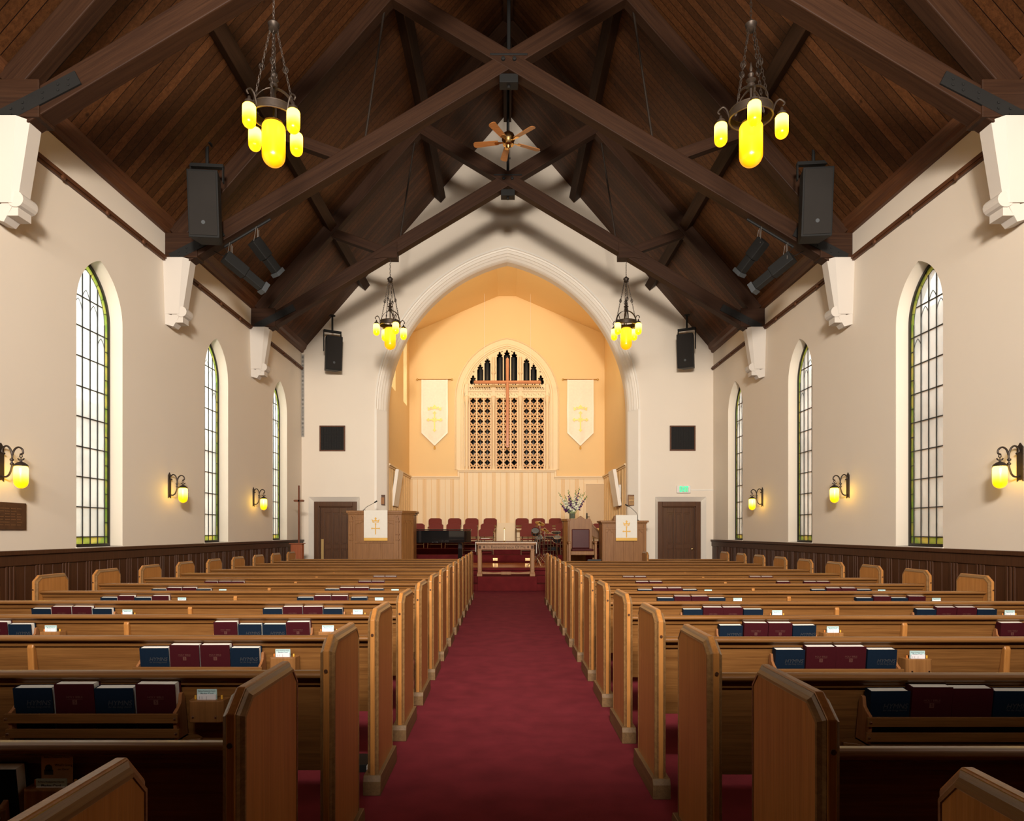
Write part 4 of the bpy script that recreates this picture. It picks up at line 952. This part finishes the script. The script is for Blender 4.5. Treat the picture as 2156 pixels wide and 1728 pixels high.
# ------------------------------------------------- pulpit, lectern
def panelbox(m,x0,x1,y,z0,z1,n,arch=True,fw=.045,d=.018):
    """framed panels on the -y face: raised stiles and rails"""
    w=(x1-x0)/n
    m.box(x0,x1,y-d,y,z1-fw,z1); m.box(x0,x1,y-d,y,z0,z0+fw)
    for i in range(n+1):
        c=x0+w*i; a=max(x0,c-fw/2); b_=min(x1,c+fw/2); m.box(a,b_,y-d,y,z0+fw,z1-fw)
    if arch:
        for i in range(n):
            a=x0+w*i+fw/2; b_=x0+w*(i+1)-fw/2; h=min(.10,(b_-a)*.6); zt=z1-fw; c=(a+b_)/2; q=(b_-a)/2
            for s in (-1,1): m.prism([(c+s*q,zt),(c,zt),(c+s*q*.10,zt-h*.25),(c+s*q*.45,zt-h*.55),(c+s*q*.55,zt-h*.9),(c+s*q*.7,zt-h*.7),(c+s*q,zt-h)],y-d*.8,y,'y')
def parament(parent_none,x,y,z1,w,z0,lab,tilt=0):
    t=thing('pulpit_cloth',lab,'pulpit cloth',(x,y,z1)); h=z1-z0
    m=MB(); m.box(-w/2,w/2,-.014,-.006,-h+.07,0).box(-w/2,w/2,-.014,.10,0,.008); m.build('cloth',CLOTH,t,bev=.003)
    m=MB(); m.box(-w/2,w/2,-.016,-.006,-h,-h+.07); m.build('fringe',GOLD,t)
    zc=-h*.38; k=w/.62
    cr=[(-.075,zc-.02),(-.105,zc+.07),(-.05,zc+.035),(-.012,zc+.05),(-.03,zc+.09),(0,zc+.12),(.03,zc+.09),(.012,zc+.05),(.05,zc+.035),(.105,zc+.07),(.075,zc-.02)]
    plate('crown_emblem',[[(a*k,b_) for a,b_ in cr],rect(-.055*k,.055*k,zc-.008,zc+.012)],.006,GOLD,t,loc=(0,-.017,0))
    m=MB(); zc2=zc-.16; m.box(-.012,.012,-.020,-.014,zc2-.15,zc2+.11).box(-.095*k,.095*k,-.022,-.014,zc2-.012,zc2+.012)
    for a,b_ in ((-.095*k,zc2),(.095*k,zc2),(0,zc2+.11)): m.prism(circ(a,b_,.02,8),-.024,-.014,'y')
    m.build('cross_emblem',GOLD,t)
def mic(pts,base,lab):
    t=thing('gooseneck_microphone',lab,'microphone',base); MB().lathe([(.035,0),(.035,.012),(.01,.02)],12).tube([(0,0,.01)]+pts,.006,6).build('gooseneck',BLACK,t)
    a=Vector(pts[-2]);c=Vector(pts[-1]); d=(c-a).normalized(); MB().tube([c-d*.03,c+d*.05],.017,8).build('capsule',BLACK,t)
dP=16.9; x0,x1=wx(733,dP),wx(845,dP); x2=wx(864,17.2)
t=thing('pulpit','large carved oak pulpit in front of the left side of the arch','pulpit',((x0+x1)/2,dP,.5)); hw=(x1-x0)/2; hp=wz(1083,dP)-.5
plan=[(-hw,0),(hw,0),(hw+.26,.35),(hw+.26,.9),(-hw,.9)]
m=MB(); m.prism(plan,.0,hp,'z'); m.build('body',OAKC,t,bev=.006)
m=MB(); panelbox(m,-hw+.17,hw-.17,0,.0,.66,3,False); 
panelbox(m,-hw+.17,hw-.17,0,.62,hp-.10,2,d=.024); m.box(-hw+.12,-hw+.175,-.028,0,.03,hp-.04).box(hw-.175,hw-.12,-.028,0,.03,hp-.04)
for s in (-1,1):
    c=s*(hw-.09); m.box(c-.03,c+.03,-.045,0,.0,hp-.1).box(c-.045,c+.045,-.06,0,hp*.62,hp*.64).box(c-.045,c+.045,-.06,0,hp*.52,hp*.54).prism([(c-.05,hp-.18),(c+.05,hp-.18),(c+.02,hp-.12),(c+.03,hp-.09),(c,hp-.03),(c-.03,hp-.09),(c-.02,hp-.12)],-.06,0,'y')
Mx=Matrix.Translation((hw,0,0))@Matrix.Rotation(math.atan2(.35,.26),4,'Z')
panelbox(mm:=MB(),.03,.40,0,.05,hp-.1,2); m.add(mm.v,mm.f,Mx)
m.build('carved_panels',OAKC,t,bev=.003)
lg=[(-hw-.04,-.05),(hw+.03,-.05),(hw+.32,.33),(hw+.32,.94),(-hw-.04,.94)]; lg2=[(-hw-.01,-.02),(hw+.01,-.02),(hw+.29,.34),(hw+.29,.92),(-hw-.01,.92)]
MB().prism(lg2,hp,hp+.04,'z').prism(lg,hp+.04,hp+.10,'z').build('top_ledge',OAKC,t,bev=.008)
parament(None,wx(792,dP),dP-.055,.5+hp+.10,.585,wz(1138,dP),'cream cloth with gold crown and cross hanging on the left pulpit')
mic([(.02,0,.05),(.08,0,.10),(.2,.0,.16),(.28,0,.21)],(wx(766,dP),dP+.05,.5+hp+.105),'thin black gooseneck microphone on the left pulpit')
dL=17.0; x0,x1=wx(1268,dL),wx(1361,dL); hw=(x1-x0)/2; hp=wz(1102,dL)-.5
t=thing('lectern','smaller carved oak lectern in front of the right side of the arch','lectern',((x0+x1)/2,dL,.5))
MB().box(-hw,hw,0,.6,0,hp).build('body',OAKC,t,bev=.006)
m=MB(); panelbox(m,-hw+.06,hw-.06,0,.05,hp-.1,4)
for c in (-hw+.04,hw-.04): m.box(c-.025,c+.025,-.03,0,0,hp-.03)
m.build('carved_panels',OAKC,t,bev=.003)
MB().box(-hw-.02,hw+.02,-.03,.62,hp,hp+.03).box(-hw-.05,hw+.05,-.06,.65,hp+.03,hp+.075).build('top_ledge',OAKC,t,bev=.008)
xr=wx(1318,dL)-(x0+x1)/2
MB().prism([(.0,hp+.075),(.0,hp+.20),(.4,hp+.10),(.4,hp+.075)],xr-.30,xr+.27,'x').build('reading_desk',OAKC,t,bev=.005)
parament(None,wx(1318,dL),dL-.065,.5+hp+.205,.53,wz(1138,dL),'cream cloth with gold crown and cross hanging on the right lectern')
xm=wx(1345,dL); mic([(0,0,.12),(-.02,0,.18),(-.15,0,.31),(-.27,.0,.38)],(xm,dL+.15,.5+hp+.08),'thin black gooseneck microphone on the right lectern')
# pedestal + clergy chair
dC=18.2
t=thing('flower_pedestal','tall oak pedestal with a moulded top behind the red leather chair','pedestal',(wx(1213,dC),dC+.35,.5)); hp=wz(1097,dC+.35)-.5
MB().prism([(-.30,.05),(-.2,-.08),(.2,-.08),(.30,.05),(.30,.45),(-.30,.45)],0,hp,'z').build('body',OAKC,t,bev=.006)
MB().prism([(-.34,.04),(-.22,-.12),(.22,-.12),(.34,.04),(.34,.48),(-.34,.48)],hp,hp+.06,'z').build('top',OAKC,t,bev=.01)
m=MB(); m.prism([(.30,hp-.02),(.42,hp-.02),(.78,hp-.42),(.78,hp-.54),(.30,hp-.30)],.2,.26,'y'); m.prism([(.30,hp+.02),(.43,hp+.02),(.82,hp-.42),(.80,hp-.46),(.42,hp-.03),(.30,hp-.03)],.16,.30,'y').prism(rect(.74,.80,0,hp-.4),.18,.28,'y'); m.build('sloping_handrail',OAKC,t,bev=.004)
t=thing('clergy_chair','high-backed oak armchair with oxblood leather seat and back','chair',(wx(1225,17.6),17.6,.5))
hw=.30; Hb=1.27
m=MB(); m.prism([(-hw,.40),(-hw+.07,.40),(-hw+.07,.95),(hw-.07,.95),(hw-.07,.40),(hw,.40),(hw,Hb-.12),(hw-.05,Hb-.02),(.12,Hb-.04),(0,Hb+.05),(-.12,Hb-.04),(-hw+.05,Hb-.02),(-hw,Hb-.12)],.28,.34,'y'); m.build('back_frame',OAKC,t,bev=.006)
MB().box(-hw+.065,hw-.065,.265,.33,.46,.97).build('back_cushion',LEATH,t,bev=.02)
MB().box(-hw+.0,hw-.0,-.20,.28,.30,.40).build('seat_frame',OAKC,t,bev=.008); MB().box(-hw+.02,hw-.02,-.21,.26,.40,.46).build('seat_cushion',LEATH,t,bev=.025)
m=MB()
for s in (-1,1): 
    m=MB(); m.box(*sorted((s*hw,s*(hw+.07))),-.22,.30,.60,.65); m.build('armrest',OAKC,t,bev=.01)
    for y in (-.18,.26): MB().box(*sorted((s*(hw+.005),s*(hw+.065))),y-.03,y+.03,0,.60).build('leg',OAKC,t,bev=.006)
# flowers
vx,vy,vz=wx(1206,dC+.35),dC+.53,.5+hp+.0
vz=.5+(wz(1097,dC+.35)-.5)+.062
t=thing('glass_vase','short glass vase of water on the oak pedestal','vase',(vx,vy,vz)); MB().lathe([(.07,0),(.082,.01),(.085,.19),(.080,.19),(.078,.02),(.0,.02)],20).build('vessel',VGLASS,t)
MB().lathe([(.0,.021),(.077,.022),(.077,.14),(0,.14)],16).build('water',mat('green_water',(.20,.28,.08),.2,var=.3,vs=30),t)
fl=[(-.60,.45,'p',.55),(-.45,.72,'w',.2),(-.28,.60,'w',.3),(-.13,.72,'p',.1),(-.05,.55,'w',.5),(.12,.72,'w',.1),(.22,.80,'p',.3),(.33,.66,'w',.45),(.42,.72,'w',.2),(.56,.68,'p',.6),(.14,.55,'p',.5),(-.36,.50,'p',.5),(.02,.45,'w',.4)]
for i,(a,L_,c,dy) in enumerate(fl):
    t=thing('gladiolus','%s gladiolus spike, %s from the left in the vase'%('purple' if c=='p' else 'white',ORD[sorted(range(len(fl)),key=lambda q:fl[q][0]).index(i)]),'flower',(vx+a*.05,vy,vz+.06),0,'gladioli in the vase')
    d=Vector((sin(a),(dy-.3)*.4,cos(a))).normalized(); tip=d*L_*1.08
    pts=[Vector((0,0,0)),d*L_*.4,d*L_*.8+Vector((a*.03,0,0)),tip+Vector((a*.06,0,-.01))]
    MB().tube(pts,[.006,.006,.005,.002],5).build('stem',LEAF,t)
    m=MB(); m2=MB()
    for j in range(15):
        u=.34+.66*j/15; p=d*L_*1.05*u+Vector((a*.05*u,0,0)); r=.052*(1-.72*(u-.34)/.66); an=j*2.4
        q=p+Vector((cos(an)*r*.7,sin(an)*r*.7,0)); M_=Matrix.Translation(q)@Matrix.Rotation(random.uniform(0,6),4,'Z')@Matrix.Rotation(.7,4,'X')
        (m if j<11 else m2).lathe([(.003,-r*.8),(r*.45,-r*.2),(r*.95,r*.35),(r*.5,r*.15),(0,0)],6,M_)
    m.build('blossoms',PURP if c=='p' else WHP,t); m2.build('buds',LEAF,t)
    m=MB(); m.beam(Vector((0,0,0)),d.lerp(Vector((a*.6,.1,1)),.5)*L_*.6,.012,.003); m.build('leaf',LEAF,t)
# ------------------------------------------------- choir chairs
def make_chair():
    t=thing('folding_chair','x','chair')   # faces -y
    m=MB(); pl=[]
    w,h=.22,.235
    def back(y): 
        o=[(-w,0),(w,0),(w,h-.09)]+[(w-.09+.09*cos(a*PI/8),h-.09+.09*sin(a*PI/8)) for a in range(1,5)]; return o+[(-x,z) for x,z in o[:1:-1][0:5]]
    out=[(-w+.02,0),(w-.02,0),(w,.03)]+[(w-.1+.1*cos(a*PI/10),h-.1+.1*sin(a*PI/10)) for a in range(0,6)]+[(-(w-.1+.1*cos(a*PI/10)),h-.1+.1*sin(a*PI/10)) for a in range(5,-1,-1)]+[(-w,.03)]
    m.prism([(x,z+.53) for x,z in out],.20,.235,'y'); m.build('backrest',RED_F,t,bev=.008)
    MB().prism([(-.20,-.2),(.20,-.2),(.205,.18),(-.205,.18)],.43,.47,'z').build('seat',RED_F,t,bev=.012)
    for s in (-1,1):
        MB().tube([(s*.21,.245,.72),(s*.21,.22,.5),(s*.21,-.02,.42),(s*.21,-.22,.0)],.011,6).build('front_leg',CHFR,t)
        MB().tube([(s*.19,-.16,.43),(s*.19,.05,.40),(s*.19,.26,.0)],.011,6).build('rear_leg',CHFR,t)
    MB().tube([(-.21,-.17,.12),(.21,-.17,.12)],.008,6).tube([(-.19,.22,.12),(.19,.22,.12)],.008,6).tube([(-.21,.23,.50),(.21,.23,.50)],.008,6).build('crossbar',CHFR,t)
    return t
chp=make_chair(); freeze(chp); used=False
rows=[('back',22.25,1.08,[916,957,993,1031.4,1098.7,1134,1169.5]),('middle',20.95,.89,[880,918,954,990,1026,1112.6,1149,1185,1262]),('front',20.1,.72,[990.5,1023.5,1110.8,1157,1193])]
for nm,y,z,ps in rows:
    for i,p in enumerate(ps): place(chp,used,(wx(p,y+.2),y,z+.001),random.uniform(-.06,.06),'red upholstered folding chair, %s from the left in the %s choir row'%(ORD[i],nm),'red choir chairs'); used=True
t=thing('plain_panel','plain beige panel standing between the back-row chairs','panel',(wx(1064.5,YC),YC-.1,1.081)); MB().box(-.31,.31,-.03,.0,0,.62).build('board',CHANCEL_T,t,bev=.005)
# ------------------------------------------------- grand piano
t=thing('grand_piano','black lacquered grand piano with closed lid behind the left pulpit','piano',(wx(905,18.5),18.45,.5))
o_=[(-.95,-.42),(.1,-.42),(.55,-.36),(.95,-.18),(1.12,.05),(1.12,.3),(.95,.5),(.6,.7),(.2,.95),(-.95,.95)]
MB().prism(o_,.60,.93,'z').build('case',PIANO,t,bev=.012); MB().prism([(x*1.012,y*1.012) for x,y in o_],.94,.965,'z').build('lid',PIANO,t,bev=.006)
for x,y in ((-.75,-.3),(-.75,.8),(.82,.2)): MB().box(x-.06,x+.06,y-.06,y+.06,.06,.60).box(x-.035,x+.035,y-.035,y+.035,0,.06).build('leg',PIANO,t,bev=.01)
MB().box(-1.1,-.95,-.38,.9,.62,.72).build('keyboard',PIANO,t)
MB().box(-.6,-.3,-.2,.0,.1,.16).tube([(-.55,-.1,.14),(-.5,-.1,.6)],.014,6).tube([(-.35,-.1,.14),(-.4,-.1,.6)],.014,6).build('pedal_lyre',BRASS,t)
# floor monitors
def monitor(px,d,lab):
    t=thing('floor_monitor',lab,'stage monitor',(wx(px,d),d,.5)); MB().prism([(-.13,0),(.17,0),(.17,.14),(-.05,.20),(-.13,.10)],-.17,.17,'x').build('cabinet',MONIT,t,bev=.01); MB().box(-.15,.15,-.138,-.13,.015,.09).build('grille',BLACK,t)
monitor(873,17.3,'small dark stage monitor beside the left pulpit'); monitor(1251,17.3,'small dark stage monitor between the leather chair and the lectern')
# music stand / tan box behind lectern
t=thing('keyboard_case','tan wooden music stand behind the lectern','music stand',(wx(1262,19),19.0,.5)); MB().prism([(-.2,.0),(.2,.0),(.2,.04),(-.2,.04)],.0,.3,'y',Matrix.Translation((0,0,.80))@Matrix.Rotation(.6,4,'X')).build('desk',mat('tan_wood',(.55,.33,.12),.4),t); MB().tube([(0,.05,0),(0,.12,.82)],.012,6).tube([(-.2,0,0),(0,.07,.3),(.2,0,0)],.01,6).build('stand_legs',BLACK,t)
t.name='music_stand'
# ------------------------------------------------- drum kit
def cstand(px,py_,d,r,tiltx,tilty,lab,nm='cymbal_stand'):
    x=wx(px,d); z=wz(py_,d)-.5; t=thing(nm,lab,'cymbal',(x,d,.5),0,'cymbals of the drum kit')
    M_=Matrix.Translation((0,0,z))@Matrix.Rotation(tiltx,4,'X')@Matrix.Rotation(tilty,4,'Y')
    MB().lathe([(r,-.012),(r*.6,.004),(r*.25,.012),(.04,.03),(0,.035)],24,M_).build('cymbal',CYM,t)
    MB().tube([(0,0,.3),(0,0,z+.06)],.010,8).lathe([(.016,.55),(.016,.62)],8).build('pole',CHROME,t)
    for k in range(3):
        a=k*2*PI/3+.5; MB().tube([(0,0,.32),(.24*cos(a),.24*sin(a),.02)],.009,6).build('leg',CHROME,t)
cstand(1137,1101,18.3,.135,.45,.25,'dark tilted crash cymbal, topmost of the drum kit'); cstand(1147,1115,18.0,.11,.3,.25,'small cymbal just below the top cymbal of the drum kit')
cstand(1153,1121.5,18.6,.13,.05,0,'flat cymbal on a straight stand in the middle of the drum kit'); 
def drum(px,py_,d,r,h,tilt,lab,m=BLACK,ax='Z'):
    t=thing('drum',lab,'drum',(wx(px,d),d,wz(py_,d)),0,'drums of the kit'); M_=Matrix.Rotation(tilt,4,'X')
    MB().lathe([(r,-h/2),(r,h/2)],24,M_).build('shell',m,t); MB().lathe([(r-.004,h/2+.002),(0,h/2+.002)],24,M_).build('drum_head',mat('drum_head',(.25,.24,.22),.4),t)
    for zz in (-h/2,h/2): MB().lathe([(r+.006,zz-.008),(r+.01,zz),(r+.006,zz+.008),(r-.002,zz+.008)],24,M_,caps=False).build('hoop',CHROME,t)
    g=MB()
    for k in range(8): a=k*PI/4; g.tube([M_@Vector(((r+.008)*cos(a),(r+.008)*sin(a),-h/2)),M_@Vector(((r+.008)*cos(a),(r+.008)*sin(a),h/2))],.005,5)
    g.build('tension_rods',CHROME,t)
    zb=wz(py_,d)-.5
    g=MB(); g.tube([(0,.0,-h/2),(0,0,-zb+.2)],.012,6)
    for k in range(3): a=k*2*PI/3+.2; g.tube([(0,0,-zb+.25),(.2*cos(a),.2*sin(a),-zb+.015)],.009,6)
    g.build('stand',CHROME,t)
drum(1127,1120,18.2,.10,.12,.9,'small tilted tom at the left of the drum kit'); drum(1171,1121,18.4,.115,.05,.12,'snare drum at the right of the drum kit'); drum(1159,1131,18.1,.12,.05,.1,'shallow black drum pad in the middle of the kit')
drum(1173,1135,18.0,.10,.12,.5,'small black floor tom at the right of the kit'); drum(1135,1134,18.5,.09,.11,.8,'lower tom at the left of the kit')
t=thing('drum_throne','round black drum stool low in the middle of the kit','stool',(wx(1165,18.9),18.9,.5)); MB().lathe([(.16,.38),(.17,.40),(.17,.46),(.15,.48),(0,.48)],20).build('seat',BLACK,t); g=MB().tube([(0,0,.38),(0,0,.1)],.015,8)
for k in range(3): a=k*2*PI/3; g.tube([(0,0,.2),(.2*cos(a),.2*sin(a),.015)],.01,6)
g.build('tripod_leg',CHROME,t)
t=thing('microphone_stand','chrome boom microphone stand beside the drum kit','microphone stand',(wx(1131,17.7),17.7,.5)); MB().tube([(0,0,.05),(0,0,.72)],.012,8).build('pole',CHROME,t)
for k in range(3): a=k*2*PI/3+.9; MB().tube([(0,0,.22),(.25*cos(a),.25*sin(a),.015)],.010,6).build('leg',CHROME,t)
MB().tube([(0,0,.70),(.06,0,.30)],.01,6).lathe([(.02,0),(.02,.1)],8,Matrix.Translation((0,0,.68))).build('boom',CHROME,t)
# ------------------------------------------------- standing cross at the left corner
d=16.3; t=thing('standing_cross','slim dark wooden cross standing in a red-brown wooden stand by the left corner','cross',(wx(626,d),d,0)); zb=wz(1170,d); zt=wz(1145,d)
m=MB(); m.prism([(-.13,-.1),(.13,-.1),(.16,0),(.13,.1),(-.13,.1),(-.16,0)],.62,zt,'z').prism([(-.16,-.13),(.16,-.13),(.19,0),(.16,.13),(-.16,.13),(-.19,0)],zt,zt+.02,'z').box(-.10,.10,-.08,.08,.03,.62).box(-.2,.2,-.15,.15,0,.03); m.build('stand',REDW,t,bev=.005)
zt2=wz(1022,d); za=wz(1054,d); xx=wx(629.5,d)-wx(626,d)
MB().box(xx-.02,xx+.02,-.02,.02,zt,zt2).prism([(xx-.13,za),(xx-.105,za-.025),(xx+.105,za-.025),(xx+.13,za),(xx+.105,za+.025),(xx-.105,za+.025)],-.02,.02,'y').build('cross',wood('dark_red_wood',(.09,.03,.015),(.18,.06,.03),'z',.3),t,bev=.003)
# ------------------------------------------------- side display panels
for s in (-1,1):
    d=19.45; xt=wx(837,d) if s<0 else wx(1293,d); xb=wx(826,d) if s<0 else wx(1305,d); z1=wz(987,d); z0=wz(1065,d); xm_=(xt+xb)/2
    t=thing('wall_display','white framed tilted screen seen edge-on inside the %s of the arch'%('left' if s<0 else 'right'),'screen',(xm_,d,z0),0,'tilted side screens')
    lean=math.atan2(xt-xb,z1-z0); M_=Matrix.Translation((0,0,.53))@Matrix.Rotation(lean,4,'Y')
    MB().box(-.045,.045,-.05,.85,-.53,.53,M_).build('housing',WHITE,t,bev=.01)
    MB().box(-.047,.047,-.053,-.03,-.50,.50,M_).build('bezel',PAINT_W,t)
    m=MB(); xw=s*3.27-xm_; m.box(*sorted((xw,xw-s*.05)),.1,.3,.25,.62).tube([(xw-s*.04,.2,.4),(s*.04,.2,.5)],.018,6).tube([(xw-s*.04,.2,.3),(s*.03,.2,.15)],.012,6); m.build('wall_bracket',WHITE,t)
# ------------------------------------------------- outside
struct('ground_outside',MB().box(-40,-5.9,-30,50,-.6,-.5).box(5.9,40,-30,50,-.6,-.5).build('ground_outside',GRASS))
o=MB().box(-9.6,-9.3,-4,26,-.5,4.3).build('neighbour_wall',BRICK); struct('neighbour_wall',o); o=MB().box(9.0,9.3,-4,26,-.5,6.2).build('neighbour_wall',BRICK); struct('neighbour_wall',o)
# ------------------------------------------------- world, lights, camera
w=D.worlds.new('overcast_sky'); SC.world=w; w.use_nodes=True; bg=w.node_tree.nodes['Background']; bg.inputs[0].default_value=(.95,.98,1,1); bg.inputs[1].default_value=7.6
def area(name,loc,tgt,size,e,col,sy=None,spread=None):
    l=D.lights.new(name,'AREA'); l.energy=e; l.color=col; l.size=size
    if sy: l.shape='RECTANGLE'; l.size_y=sy
    if spread: l.spread=spread
    o=D.objects.new(name,l); COL.objects.link(o); o.location=loc; o.rotation_euler=(Vector(tgt)-Vector(loc)).to_track_quat('-Z','Y').to_euler(); return o
area('rear_key_light',(0,-2.6,4.9),(0,18,5.0),1.1,680,(1,.91,.80),spread=1.7)  # unseen key light added behind the camera, no fitting modelled
area('added_rear_fill',(0,-2.6,4.95),(0,18,5.0),8,580,(1,.92,.82),sy=.5,spread=2.2)  # wide fill light added to brighten the walls, no real source
for s in (-1,1): area('chancel_cove_light',(s*2.2,19.0,6.6),(s*.3,23,5.4),.5,30,(1,.79,.47))
area('chancel_top_light',(0,19.1,8.2),(0,22.6,5.5),1.2,36,(1,.79,.47))
cam=D.cameras.new('camera'); co=D.objects.new('camera',cam); COL.objects.link(co); SC.camera=co
co.location=(CX,0,1.4); co.rotation_euler=(PI/2,0,0); cam.sensor_width=36; cam.sensor_fit='HORIZONTAL'; cam.lens=F/2156*36
cam.shift_x=(1078-1064)/2156; cam.shift_y=(1119-864)/2156; cam.clip_start=.05; cam.clip_end=200
vs=SC.view_settings; vs.view_transform='Standard'; vs.look='None'; vs.gamma=1; vs.exposure=.13; vs.use_curve_mapping=False
SC.cycles.use_denoising=True; SC.cycles.max_bounces=8; SC.cycles.diffuse_bounces=5; SC.cycles.transparent_max_bounces=8; SC.cycles.sample_clamp_indirect=6
SC.cycles.caustics_reflective=False; SC.cycles.caustics_refractive=False
